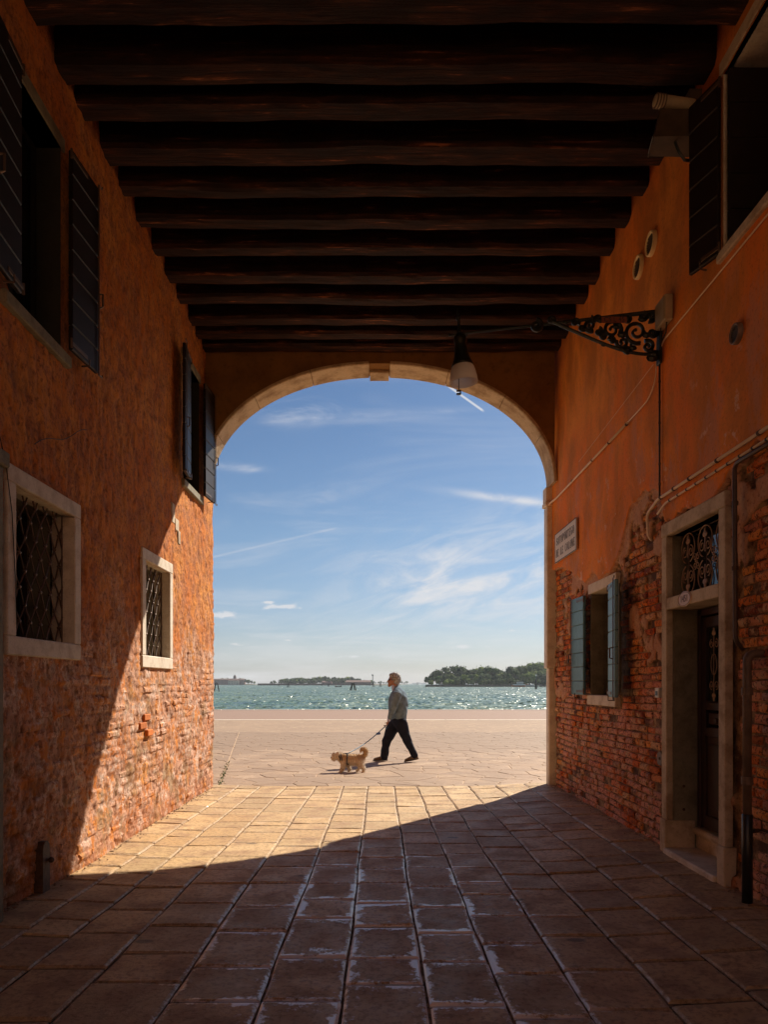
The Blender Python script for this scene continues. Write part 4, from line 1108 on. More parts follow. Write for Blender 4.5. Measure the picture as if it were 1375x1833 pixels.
# condensed painted capitals with heavy uprights
def letters(s, yc, zc, h, name, w=.052, gap=.020):
    """letters built from thick uprights and thin cross strokes; runs towards -Y as read from the passage"""
    m = MB(T.location); L = len(s) * w + (len(s) - 1) * gap; y = yc + L / 2
    X0, X1 = 2.4700, 2.4716
    th, tn = .30, .13
    def bar(u0, v0, u1, v1, wd):
        # stroke from (u0,v0) to (u1,v1) in letter units
        a = Vector((u0 * w, v0 * h)); b_ = Vector((u1 * w, v1 * h)); d = (b_ - a); n_ = Vector((-d.y, d.x)).normalized() * wd * w / 2
        q = [a + n_, b_ + n_, b_ - n_, a - n_]
        vs = [(X, y - p.x, z0_ + p.y) for X in (X0, X1) for p in q]
        m.add(vs, [(0, 1, 2, 3), (7, 6, 5, 4), (0, 4, 5, 1), (1, 5, 6, 2), (2, 6, 7, 3), (3, 7, 4, 0)])
    z0_ = zc - h / 2
    for ch in s:
        m = MB(T.location)
        if ch == 'I': bar(.5, 0, .5, 1, th)
        elif ch == 'T': bar(.5, 0, .5, 1, th); bar(0, .95, 1, .95, tn); bar(.05, .8, .05, .97, tn); bar(.95, .8, .95, .97, tn)
        elif ch == 'L': bar(.2, 0, .2, 1, th); bar(.2, .05, 1, .05, tn); bar(.95, .03, .95, .25, tn)
        elif ch == 'E': bar(.2, 0, .2, 1, th); bar(.2, .05, 1, .05, tn); bar(.2, .95, 1, .95, tn); bar(.2, .5, .8, .5, tn); bar(.95, .03, .95, .2, tn); bar(.95, .8, .95, .97, tn)
        elif ch == 'N': bar(.1, 0, .1, 1, tn); bar(.1, 1, .9, 0, th); bar(.9, 0, .9, 1, tn)
        elif ch == 'O': bar(.12, .2, .12, .8, th); bar(.88, .2, .88, .8, th); bar(.12, .15, .5, .03, tn); bar(.5, .03, .88, .15, tn); bar(.12, .85, .5, .97, tn); bar(.5, .97, .88, .85, tn)
        elif ch == 'G': bar(.12, .2, .12, .8, th); bar(.12, .15, .5, .03, tn); bar(.5, .03, .88, .15, tn); bar(.12, .85, .5, .97, tn); bar(.5, .97, .9, .85, tn); bar(.88, .1, .88, .45, th); bar(.6, .45, 1, .45, tn)
        elif ch == 'C': bar(.12, .2, .12, .8, th); bar(.12, .15, .5, .03, tn); bar(.5, .03, .92, .18, tn); bar(.12, .85, .5, .97, tn); bar(.5, .97, .92, .82, tn); bar(.9, .75, .9, .9, tn); bar(.9, .1, .9, .25, tn)
        elif ch == 'D': bar(.15, 0, .15, 1, th); bar(.15, .04, .6, .04, tn); bar(.15, .96, .6, .96, tn); bar(.6, .04, .88, .25, tn); bar(.6, .96, .88, .75, tn); bar(.88, .22, .88, .78, th)
        elif ch in 'PR':
            bar(.15, 0, .15, 1, th); bar(.15, .96, .65, .96, tn); bar(.15, .48, .65, .48, tn); bar(.65, .96, .85, .82, tn); bar(.65, .48, .85, .62, tn); bar(.85, .60, .85, .84, th)
            if ch == 'R': bar(.45, .48, .95, 0, th)
        elif ch == 'S': bar(.12, .85, .5, .97, tn); bar(.5, .97, .88, .85, tn); bar(.88, .72, .88, .87, tn); bar(.12, .87, .12, .65, .22); bar(.12, .66, .88, .36, th); bar(.88, .36, .88, .14, .22); bar(.12, .15, .5, .03, tn); bar(.5, .03, .88, .15, tn); bar(.12, .13, .12, .28, tn)
        if m.v: m.build('letter', 'sign_paint', T)
        y -= w + gap
letters('SOTOPORTEGO', 9.54, 3.445, .105, 'lettering', .060, .022)
letters('DE LE COLONE', 9.54, 3.285, .105, 'lettering', .058, .022)

T = thing('house_number', 'small oval plaque numbered 1451 on the stone transom over the door', 'house number', (2.489, 5.86, 2.185))
mesh = MB(T.location).lathe([(1.0, 0), (1.0, .004), (.9, .008), (0, .008)], (2.4895, 5.86, 2.185), 28, (-1, 0, 0))
mesh.v = [(v[0], v[1] * .125, v[2] * .062) if abs(v[1]) > 1e-9 or abs(v[2]) > 1e-9 else v for v in mesh.v]; mesh.build('plaque', 'number_oval', T)
text('numerals', '1451', .078, (2.4800, 5.86, 2.185), FACE, 'number_paint', T, .0008, .95)
r_ = MB(T.location).tube([(2.4808, 5.86 + .113 * math.cos(i * math.pi / 18), 2.185 + .053 * math.sin(i * math.pi / 18)) for i in range(36)], .0018, 5, closed=True); r_.build('rim', 'number_paint', T)

T = thing('doorbell', 'small white doorbell box on the brick just left of the door', 'doorbell', (2.52, 6.5, 1.42))
MB(T.location).box((2.555, 6.455, 1.375), (2.505, 6.545, 1.465), .006).build('case', 'white_plastic', T)
MB(T.location).box((2.5048, 6.475, 1.395), (2.502, 6.525, 1.435), .002).build('button_plate', 'black_pipe', T)

T = thing('wall_plate', 'round dark metal plate low on the brick beside the door surround', 'plate', (2.52, 6.42, .84))
MB(T.location).lathe([(0, 0.0), (.062, 0), (.066, -.01), (.066, -.06)], (2.50, 6.42, .84), 20, (-1, 0, 0)).build('disc', 'grey_pipe', T)
MB(T.location).lathe([(.0, .006), (.012, .005), (.014, .0)], (2.50, 6.42, .84), 10, (-1, 0, 0)).build('screw', 'rusty_iron', T)

def round_vent(y, z, r, ring, label, grp=None):
    T = thing('wall_vent', label, 'vent', (XP, y, z), grp); x = XP - .012
    MB(T.location).lathe([(r * .78, -.03), (r * .78, .016), (r * .86, .022), (r * .96, .020), (r, .012), (r, -.02)], (x + .0, y, z), 28, (-1, 0, 0), None, False).build('ring', ring, T, True)
    m = MB(T.location); n = 7
    for i in range(n):
        zz = z - r * .7 + 1.4 * r * (i + .5) / n; hw = math.sqrt(max(0, (r * .78) ** 2 - (zz - z) ** 2))
        m.box((x - .012, y - hw, zz - r * .045), (x - .002, y + hw, zz + r * .045))
    m.build('louvre', 'bronze_housing', T)
    MB(T.location).lathe([(0, -.008), (r * .8, -.008)], (x, y, z), 24, (-1, 0, 0)).build('dark_back', 'room_dark', T)
round_vent(6.90, 5.46, .108, 'yellow_vent', 'lower and farther of the paired round cream vents under the beams on the orange wall', 'paired round cream vents')
round_vent(6.58, 5.49, .108, 'yellow_vent', 'nearer of the paired round cream vents under the beams, touching its neighbour', 'paired round cream vents')
round_vent(5.02, 3.92, .072, 'grey_pipe', 'small dark louvred vent alone on the orange plaster above the conduits')

def pipe(name, label, cat, pts, r, mat, clips=None, clipm='rusty_iron', bend=.06, n=10):
    P = [Vector(p) for p in pts]; Q = [P[0]]
    for i in range(1, len(P) - 1):
        a = (P[i - 1] - P[i]); b_ = (P[i + 1] - P[i]); k = min(bend, a.length * .45, b_.length * .45)
        A = P[i] + a.normalized() * k; B = P[i] + b_.normalized() * k
        for t in (0, .25, .5, .75, 1): Q.append(A * (1 - t) ** 2 + P[i] * 2 * t * (1 - t) + B * t * t)
    Q.append(P[-1])
    T = thing(name, label, cat, tuple(P[0])); MB(P[0]).tube(Q, r, n).build('run', mat, T, True)
    if clips:
        for c, ax in clips:
            m = MB(P[0]); d = Vector(ax).normalized() * r * .9
            m.tube([Vector(c) - d, Vector(c) + d], r * 1.35, n); m.build('clip', clipm, T)
    return T
XW = 2.478
cl = lambda ys, z, x=XW: [((x, y, z), (0, 1, 0)) for y in ys]
pipe('conduit', 'thick cream conduit running level above the door, its end bent down onto the bricks', 'conduit', [(XW, 3.6, 3.125), (XW, 6.40, 3.125), (XW + .0, 6.66, 3.05), (XW + .03, 6.70, 2.86), (XW + .07, 6.72, 2.83)], .0135, 'cream_conduit', cl([4.7, 5.28, 5.75, 6.05, 6.33], 3.125))
T = pipe('cable', 'thinner cream cable clipped at short intervals just under the thick conduit', 'cable', [(XW + .005, 3.6, 3.055), (XW + .005, 6.25, 3.055), (XW + .005, 6.42, 3.00)], .0095, 'cream_conduit', cl([4.62 + .17 * i for i in range(10)], 3.055, XW + .005), 'black_cable')
pipe('conduit', 'cream conduit climbing from the arch impost to the foot of the lamp bracket', 'conduit', [(2.455, 10.46, 4.05), (2.452, 10.30, 4.055), (XW, 10.0, 4.06), (XW, 8.6, 4.07), (XW, 7.16, 4.08)], .012, 'cream_conduit', cl([9.2, 8.35, 7.75, 7.2], 4.072))
pipe('cable', 'slender cream cable rising from the conduit end to the lamp bracket', 'cable', [(XW, 7.17, 4.08), (XW, 6.62, 4.09), (XW, 6.44, 4.20), (XW, 6.43, 4.52)], .006, 'cable_sheath', bend=.12)
pipe('cable', 'long thin pale cable running level high on the wall towards the upper window', 'cable', [(XW + .008, 6.39, 4.40), (XW + .008, 6.30, 4.475), (XW + .008, 5.2, 4.48), (XW + .008, 3.6, 4.485)], .0065, 'cable_sheath', bend=.1)
pipe('cable', 'dark upright cable dropping from the lamp bracket to the conduits', 'cable', [(XW + .004, 6.37, 4.40), (XW + .004, 6.37, 3.14)], .0085, 'black_cable', [((XW + .004, 6.37, 3.25 + .18 * i), (0, 0, 1)) for i in range(7)], 'rusty_iron')
pipe('water_pipe', 'brown pipe running level then turning down beside the door', 'pipe', [(2.475, 3.5, 3.01), (2.475, 5.02, 3.02), (2.485, 5.03, 1.80), (2.55, 5.05, 1.74)], .0155, 'brown_pipe', [((2.483, 5.03, z), (0, 0, 1)) for z in (2.75, 2.30)])
T = pipe('drainpipe', 'stout grey downpipe rising from the paving and bending into the bricks, its foot black', 'pipe', [(2.58, 4.80, 1.70), (2.45, 4.80, 1.70), (2.45, 4.80, .64)], .028, 'grey_pipe', [((2.45, 4.80, 1.45), (0, 0, 1)), ((2.45, 4.80, .86), (0, 0, 1))], 'grey_pipe', .08, 14)
o = MB(T.location).tube([(2.45, 4.80, .64), (2.45, 4.80, .635), (2.45, 4.80, .03)], [.028, .034, .034], 14).build('black_foot', 'black_pipe', T, True)
o = MB(T.location).tube([(2.45, 4.80, .52), (2.57, 4.86, .52)], .014, 8).build('bracket', 'rusty_iron', T)

T = thing('junction_box', 'pale square junction box above the lamp bracket on the orange wall', 'electrical box', (XP, 6.21, 4.57))
MB(T.location).box((2.495, 6.11, 4.57), (2.425, 6.32, 4.785), .006).build('box', 'junction_box', T)
MB(T.location).box((2.4245, 6.12, 4.58), (2.418, 6.31, 4.775), .004).build('lid', 'junction_box', T)
m = MB(T.location); m.tube([(2.46, 6.16, 4.57), (2.47, 6.2, 4.50), (2.46, 6.28, 4.45), (2.48, 6.36, 4.40)], .006, 6); m.tube([(2.45, 6.26, 4.57), (2.465, 6.30, 4.5), (2.47, 6.34, 4.42)], .005, 6); m.build('leads', 'black_cable', T)

# the lamp on its scrolled bracket
T = thing('wall_lamp', 'black iron bracket lamp with a ribbed white glass shade hanging in the arch', 'lamp', (2.47, 6.37, 4.6))
o = T.location; BY = 6.37; m = MB(o)
WE = Vector((2.47, BY, 4.765)); LE = Vector((.735, 6.52, 4.640))
def onarm(t): return WE + (LE - WE) * t
m.tube([onarm(0), onarm(.5), onarm(1)], [.020, .014, .010], 8); m.build('arm', 'black_iron', T)
m = MB(o); m.box((2.492, BY - .04, 4.30), (2.468, BY + .04, 4.83), .006); m.build('wall_bracket', 'black_iron', T)
def bz(p, t): # cubic in (distance from wall, z)
    a, b_, c, d = p; u = 1 - t; return (a[0] * u ** 3 + 3 * b_[0] * u * u * t + 3 * c[0] * u * t * t + d[0] * t ** 3, a[1] * u ** 3 + 3 * b_[1] * u * u * t + 3 * c[1] * u * t * t + d[1] * t ** 3)
def bp(s, z): return (2.47 - s, BY + .05 * s, z)
m = MB(o)
low = [bz(((.02, 4.40), (.22, 4.36), (.50, 4.50), (.92, 4.70)), i / 20) for i in range(21)]
m.tube([bp(*q) for q in low], .015, 8); m.build('lower_curve', 'black_iron', T)
def sp(c, r0, r1, a0, turns, n=24): return [bp(c[0] + (r0 + (r1 - r0) * i / n) * math.cos(R(a0) + 2 * math.pi * turns * i / n), c[1] + (r0 + (r1 - r0) * i / n) * math.sin(R(a0) + 2 * math.pi * turns * i / n)) for i in range(n + 1)]
for c, r0, a0, tn in (((.19, 4.59), .105, 250, 1.5), ((.40, 4.615), .085, 200, -1.5), ((.59, 4.655), .055, 240, 1.4), ((.09, 4.46), .055, 60, 1.3), ((.31, 4.50), .055, 20, -1.2), ((.52, 4.60), .035, 100, 1.0), ((.72, 4.685), .035, 220, -1.2), ((1.06, 4.665), .058, 90, 1.4), ((.93, 4.71), .03, 200, -1.2), ((.06, 4.72), .045, 300, -1.2), ((.13, 4.72), .040, 90, 1.2), ((.26, 4.71), .035, 30, -1.2), ((.05, 4.58), .045, 140, 1.2), ((.27, 4.44), .035, 200, 1.1), ((.40, 4.52), .030, 10, 1.1), ((.52, 4.71), .035, 310, 1.1), ((.47, 4.56), .035, 120, -1.1), ((.66, 4.64), .028, 180, 1.0)):
    m = MB(o); m.tube(sp(c, r0, r0 * .18, a0, tn), [.016 * (1 - .45 * i / 24) + .003 for i in range(25)], 6)
    e = sp(c, r0, r0 * .18, a0, tn)[-1]; m.ball(e, .016, 8)
    m.build('scroll', 'black_iron', T)
for s, z, k in ((.30, 4.70, 1), (.31, 4.57, 1), (.50, 4.70, .8), (.10, 4.56, .9), (.22, 4.45, .8), (.40, 4.53, .7), (.64, 4.62, .6), (.56, 4.72, .6), (.14, 4.70, .8), (.36, 4.64, .8), (.03, 4.39, 1.3), (.05, 4.36, 1.2), (.80, 4.69, .5), (.47, 4.485, .6)):
    m = MB(o); m.ball(bp(s, z), .034 * k, 8, (1.4, .5, .9)); m.ball(bp(s + .02 * k, z + .02 * k), .022 * k, 8, (.8, .5, 1.5)); m.build('leaf', 'black_iron', T)
m = MB(o); m.box((2.47 - .50, BY - .014, 4.660), (2.47 - .28, BY - .008, 4.714), .002); m.build('number_plate', 'plate_red', T)
text('plate_lettering', 'CS L 45', .058, (2.47 - .39, BY - .0155, 4.687), (R(90), 0, 0), 'sign_paint', T, .0006, .98)
lx, ly = LE.x, LE.y; tl = Matrix.Rotation(R(-5), 3, 'Y')
def lat(name, prof, mat, sm=True, n=28, wob=None):
    q = MB().lathe(prof, (0, 0, 0), n, (0, 0, 1), wob); piv = Vector((lx, ly, 4.735))
    q.v = [tuple(tl @ Vector(v) + piv - o) for v in q.v]; return q.build(name, mat, T, sm)
lat('finial', [(0, .14), (.006, .12), (.012, .09), (.008, .07), (.022, .055), (.024, .04), (.014, .03), (.014, -.06), (.026, -.07), (.026, -.09), (.015, -.10)], 'black_iron', True, 14)
q = MB(o); q.tube([(lx - .075, ly, 4.63), (lx + .08, ly, 4.625)], .008, 8); q.ball((lx - .08, ly, 4.63), .014, 8); q.build('cross_bar', 'black_iron', T)
lat('housing', [(.014, -.08), (.040, -.10), (.056, -.13), (.058, -.16), (.052, -.18), (.058, -.22), (.064, -.28), (.078, -.335), (.094, -.365), (.098, -.385), (.088, -.39), (.02, -.39)], 'black_iron')
q = MB()
q.lathe([(.086, -.375), (.100, -.40), (.112, -.44), (.121, -.49), (.125, -.535), (.119, -.535), (.115, -.49), (.106, -.44), (.094, -.40), (.080, -.378)], (0, 0, 0), 72, (0, 0, 1), lambda a: 1 + .012 * math.cos(a * 36))
q.v = [tuple(tl @ Vector(v) + Vector((lx, ly, 4.735)) - o) for v in q.v]; q.build('shade', 'ribbed_glass', T, True)
q = MB(o); q.tube([(lx + .0, ly, 4.330), (lx - .0, ly, 4.130)], .0035, 6); q.ball((lx, ly, 4.290), .018, 8); q.box((lx - .02, ly - .012, 4.095), (lx + .02, ly + .012, 4.108)); q.box((lx - .02, ly - .012, 4.125), (lx + .02, ly + .012, 4.136)); q.box((lx + .01, ly - .012, 4.108), (lx + .02, ly + .012, 4.125)); q.build('pull_chain', 'black_iron', T)

# floodlight and the cylindrical spot above it, under the beams
T = thing('floodlight', 'boxy brown floodlight on a bent arm under the beams by the upper window', 'floodlight', (2.45, 5.72, 5.65))
o = T.location; rot = Matrix.Rotation(R(14), 3, 'Y') @ Matrix.Rotation(R(-10), 3, 'Z')
q = MB(); q.add([(-.16, -.10, -.11), (-.16, .10, -.11), (-.16, .11, .105), (-.16, -.11, .105), (.14, -.11, -.075), (.14, .11, -.075), (.14, .13, .115), (.14, -.13, .115)], [(0, 1, 2, 3), (4, 7, 6, 5), (0, 4, 5, 1), (1, 5, 6, 2), (2, 6, 7, 3), (3, 7, 4, 0)])
C0 = Vector((2.335, 5.66, 5.775)); q.v = [tuple(rot @ Vector(v) + C0 - o) for v in q.v]; q.build('housing', 'bronze_housing', T)
q = MB().box((-.172, -.108, -.118), (-.161, .108, .112), .004); q.v = [tuple(rot @ Vector(v) + C0 - o) for v in q.v]; q.build('front_frame', 'bronze_housing', T)
q = MB().box((-.176, -.09, -.10), (-.173, .09, .095)); q.v = [tuple(rot @ Vector(v) + C0 - o) for v in q.v]; q.build('lens', 'window_glass', T)
q = MB(o); q.tube([(2.30, 5.60, 5.68), (2.33, 5.60, 5.60), (2.38, 5.61, 5.545), (2.49, 5.62, 5.54)], .011, 8); q.build('bracket', 'black_iron', T)
T = thing('security_camera', 'pale cylindrical camera pointing along the beams just above the floodlight', 'camera', (2.46, 5.64, 6.0))
o = T.location
MB(o).lathe([(.0, 0), (.044, 0), (.046, .03), (.046, .30), (.040, .31), (0, .31)], (2.44, 5.60, 5.955), 18, (-1, -.10, .06)).build('body', 'junction_box', T, True)
q = MB(o)
for i in range(4): q.lathe([(.045, 0), (.053, .002), (.053, .008), (.045, .010)], Vector((2.44, 5.60, 5.955)) + Vector((-1, -.10, .06)).normalized() * (.23 + .022 * i), 18, (-1, -.10, .06))
q.build('rings', 'grey_pipe', T)
MB(o).box((2.50, 5.57, 5.99), (2.40, 5.67, 6.07), .005).build('mount', 'bronze_housing', T)

# plant in the small window
T = thing('potted_plant', 'small green plant in a clay pot inside the blue shuttered window', 'plant', (2.62, 7.86, 1.375))
o = T.location; MB(o).lathe([(0, 0), (.045, 0), (.060, .09), (.066, .09), (.066, .11), (.056, .11), (.05, .09)], (2.62, 7.86, 1.372), 16).build('pot', 'terracotta_pot', T, True)
q = MB()
for i in range(34):
    a = rng.uniform(0, 6.28); e = rng.uniform(.3, 1.4); L = rng.uniform(.08, .20); w = .022
    d = Vector((math.cos(a) * math.cos(e), math.sin(a) * math.cos(e), math.sin(e))); s = d.orthogonal().normalized() * w; b0 = Vector((0, 0, .09)); tip = b0 + d * L
    q.add([b0 + d * L * .35, b0 + d * L * .7 + s, tip + Vector((0, 0, -.015)), b0 + d * L * .7 - s], [(0, 1, 2, 3)])
q.build('leaves', 'leaf_green', T)

# left wall odds and ends
T = thing('wall_guard', 'rusty round headed iron guard standing against the left wall near its foot', 'wall guard', (-2.43, 5.19, 0))
o = T.location; ww = .07
q = MB(); 
prof = [(-.055, 0), (-.055, .31), (-.045, .35), (-.02, .375), (.02, .375), (.045, .35), (.055, .31), (.055, 0)]
vs = [(x, a, z) for x in (-.06, .065) for a, z in prof]; q.add(vs, [tuple(range(8)), tuple(range(15, 7, -1))] + [(i, (i + 1) % 8, 8 + (i + 1) % 8, 8 + i)[::-1] for i in range(8)]); q.build('post', 'rusty_iron', T)
MB().ball((.085, .03, .235), .022, 8).build('knob', 'rusty_iron', T)
T = thing('door_jamb', 'weathered grey stone jamb at the near end of the left wall', 'door jamb', (-2.40, 4.52, 0))
MB(T.location).box((-2.50, 4.44, -.02), (-2.345, 4.56, 2.86), .01).build('post', 'grey_stone', T)
MB(T.location).box((-2.50, 4.40, 2.861), (-2.325, 4.60, 2.96), .01).build('cap', 'grey_stone', T)
def lx_(y, z): return float(left_x(np.array([[y]]), np.array([[z]]))[0][0, 0])
P = [(4.5, 3.05), (4.58, 2.9), (4.66, 2.6), (4.70, 2.2), (4.72, 1.9)]
T = thing('loose_wire', 'thin dark wire hanging down over the near barred window surround', 'wire', (-2.34, 4.5, 3.05)); MB(T.location).tube([(-2.345, y, z) for y, z in P], .003, 5).build('strand', 'black_cable', T)
P = [(5.0 + .1 * i, 3.15 + .045 * i + .02 * math.sin(i)) for i in range(10)]
T = thing('loose_wire', 'thin wire looping across the rough wall between the near windows', 'wire', (-2.34, 5.0, 3.2)); MB(T.location).tube([(lx_(y, z) + .012, y, z) for y, z in P], .003, 5).build('strand', 'black_cable', T)
T = thing('ceiling_wire', 'hairline wire slanting across the orange plaster below the lamp bracket', 'wire', (2.48, 6.5, 4.3)); MB(T.location).tube([(XW, 6.5, 4.36), (XW, 8.9, 4.22)], .0022, 5).build('strand', 'cable_sheath', T)

# crumbs along the foot of both walls, weeds in the long joint
q = MB()
for i in range(420):
    y = rng.uniform(4.6, 10.4); s = rng.choice([-1, 1]); z = rng.uniform(.003, .010)
    x = (lx_(y, .05) + rng.gamma(1.2, .03)) if s < 0 else 2.53 - rng.gamma(1.2, .03)
    if s > 0 and 5.1 < y < 6.4: continue
    q.ball((x, y, float(camber(x)) + z * .5), z, 5, (1, 1.3, .7))
tag(q.build('wall_foot_crumbs', 'pebble'), 'crumbled brick and mortar lying along the foot of both walls', 'rubble', kind='stuff')
q = MB()
for i in range(150):
    y = 10.72 + rng.beta(1, 1.8) * 3.6; x = -2.32 - (y - 10.66) * .165 + rng.normal(0, .02); a = rng.uniform(0, 6.28); h = rng.uniform(.010, .032); w = .009
    q.add([(x - w * math.cos(a), y - w * math.sin(a), -.004), (x + w * math.cos(a), y + w * math.sin(a), -.004), (x + rng.uniform(-.02, .02), y + rng.uniform(-.02, .02), h)], [(0, 1, 2)])
tag(q.build('joint_weeds', 'weed_green'), 'low green weeds growing in the long straight joint', 'weeds', kind='stuff')
# ------------------------------------------------------------ lagoon
WZ = -1.0
def m_water(t, b):
    P = t.geo()['Position']; x, y, z = t.sep(P)
    b.inputs['IOR'].default_value = 1.33; b.inputs['Specular IOR Level'].default_value = 0.5
    n = t.noise(t.scale(P, (0.05, 0.12, 0.6)), 1.0, 5, 0.6)
    c = t.mix(t.smooth(n, 0.38, 0.62), (0.080, 0.135, 0.092), (0.150, 0.200, 0.125))  # paler tone paints in patches of reflected sky between green wave faces
    t.l.new(c, b.inputs['Base Color'])
    n2 = t.noise(t.scale(P, (0.5, 0.9, 1)), 1.0, 5, 0.7)
    t.l.new(t.smooth(n2, 0.42, 0.60, 0.15, 0.32), b.inputs['Roughness'])
    # wavelets as slopes; steep facets that face the viewer are the ones seen at this low angle
    def slope(sc, off):
        v = t.noise(t.add(t.scale(P, sc), off), 1.0, 6, 0.68, 0.3, 1); a_, b_, c_ = t.sep(v); return t.math('SUBTRACT', a_, 0.5), t.math('SUBTRACT', b_, 0.5)
    ax, ay = slope((1.5, 0.55, 0.0), (0, 0, 0)); bx, by = slope((0.22, 0.10, 0.0), (7, 3, 1))
    g = t.n.new('ShaderNodeNewGeometry').outputs['Normal']; gx, gy, gz = t.sep(g)
    sx = t.math('ADD', t.math('MULTIPLY', ax, 6.0), t.math('ADD', t.math('MULTIPLY', bx, 1.5), gx))
    sy = t.math('ADD', t.math('MULTIPLY', ay, 3.2), t.math('ADD', t.math('MULTIPLY', by, 1.6), gy))
    sy = t.math('MULTIPLY', t.math('ABSOLUTE', sy), -1.0)
    nn = t.n.new('ShaderNodeVectorMath'); nn.operation = 'NORMALIZE'; t.l.new(t.vec(sx, sy, 1.0), nn.inputs[0])
    t.l.new(nn.outputs[0], b.inputs['Normal'])
material('lagoon_water', m_water, rough=0.12)
def build_water():
    ny, nx = 620, 460
    ys = 41.6 * (26000 / 41.6) ** (np.linspace(0, 1, ny) ** 1.7); s = np.linspace(-1, 1, nx)
    Y = np.repeat(ys[:, None], nx, 1); X = s[None, :] * (5 + Y * .32)
    f = np.clip(1 - (Y - 42) / 900, 0.0, 1)
    def crest(u, v, sd, o): return 1 - np.abs(fbm(u, v, sd, o, .55) * 2 - 1) * 2.0
    Z = WZ + f * (crest(X * .45 + Y * .1, Y * .75, 5, 4) * .13 + crest(X * 1.3 - Y * .3, Y * 2.1, 15, 3) * .045 + (fbm(X * .10, Y * .22, 9, 3) - .5) * .42)
    V = np.stack([X, Y, Z], -1).reshape(-1, 3); I = np.arange(ny * nx).reshape(ny, nx)
    F = np.stack([I[:-1, :-1], I[:-1, 1:], I[1:, 1:], I[1:, :-1]], -1).reshape(-1, 4)
    me = bpy.data.meshes.new('lagoon'); me.vertices.add(len(V)); me.vertices.foreach_set('co', V.ravel())
    me.loops.add(F.size); me.loops.foreach_set('vertex_index', F.ravel().astype(np.int32)); me.polygons.add(len(F))
    me.polygons.foreach_set('loop_start', np.arange(0, F.size, 4, dtype=np.int32)); me.polygons.foreach_set('loop_total', np.full(len(F), 4, np.int32))
    me.update(calc_edges=True); me.polygons.foreach_set('use_smooth', np.ones(len(F), bool)); me.materials.append(MATS['lagoon_water']); me.validate()
    tag(link(bpy.data.objects.new('lagoon_water', me)), kind='structure')
build_water()
for s_ in (-1, 1):
    vs = []
    for y in (41.6, 300, 3000, 26000): xa = 5 + y * .32; vs += [(s_ * xa, y, WZ), (s_ * (xa + 200 + y * 1.5), y, WZ)]
    tag(mesh_obj('lagoon_water', vs, [(2 * i, 2 * i + 1, 2 * i + 3, 2 * i + 2)[::s_] for i in range(3)], 'lagoon_water'), kind='structure')

def at(px, d): return (px - 675.0) / FOC * d
def zat(py, d): return CAM_Z + (1224.0 - py) / FOC * d
def m_leafy(c0, c1):
    def f(t, b):
        r = t.geo()['Random Per Island']; o = t.n.new('ShaderNodeObjectInfo').outputs['Random']
        c = t.mix(r, c0, c1); k = t.math('ADD', 0.65, t.math('MULTIPLY', o, 0.75))
        t.l.new(t.mix(1.0, c, t.vec(k, k, t.math('MULTIPLY', k, 0.9)), 'MULTIPLY'), b.inputs['Base Color'])
    return f
material('foliage_dark', m_leafy((0.020, 0.046, 0.012), (0.060, 0.102, 0.022)), rough=0.85, spec=0.1)
material('foliage_light', m_leafy((0.070, 0.115, 0.018), (0.150, 0.195, 0.036)), rough=0.85, spec=0.1)
material('foliage_cypress', m_leafy((0.012, 0.026, 0.010), (0.026, 0.045, 0.016)), rough=0.85, spec=0.1)
material('bark', None, (0.07, 0.05, 0.035), 0.9)
material('island_earth', None, (0.10, 0.085, 0.045), 0.9)
material('quay_wall', None, (0.20, 0.15, 0.115), 0.9, grain=(.4, 0.7))
material('red_wall', None, (0.13, 0.070, 0.058), 0.9, grain=(.1, 0.75))
material('pink_wall', None, (0.34, 0.18, 0.15), 0.9, grain=(.1, 0.8))
material('pale_wall', None, (0.50, 0.42, 0.34), 0.9)
material('roof_tile', None, (0.13, 0.070, 0.055), 0.9)
material('dark_window', None, (0.03, 0.03, 0.03), 0.5)
material('wet_timber', None, (0.045, 0.032, 0.024), 0.8, grain=(3, 0.6))
material('boat_white', None, (0.70, 0.70, 0.68), 0.5)
material('boat_orange', None, (0.45, 0.12, 0.04), 0.5)
material('boat_dark', None, (0.05, 0.04, 0.035), 0.5)
material('lamp_white', None, (0.80, 0.80, 0.78), 0.4)
material('steel_grey', None, (0.30, 0.32, 0.33), 0.5)

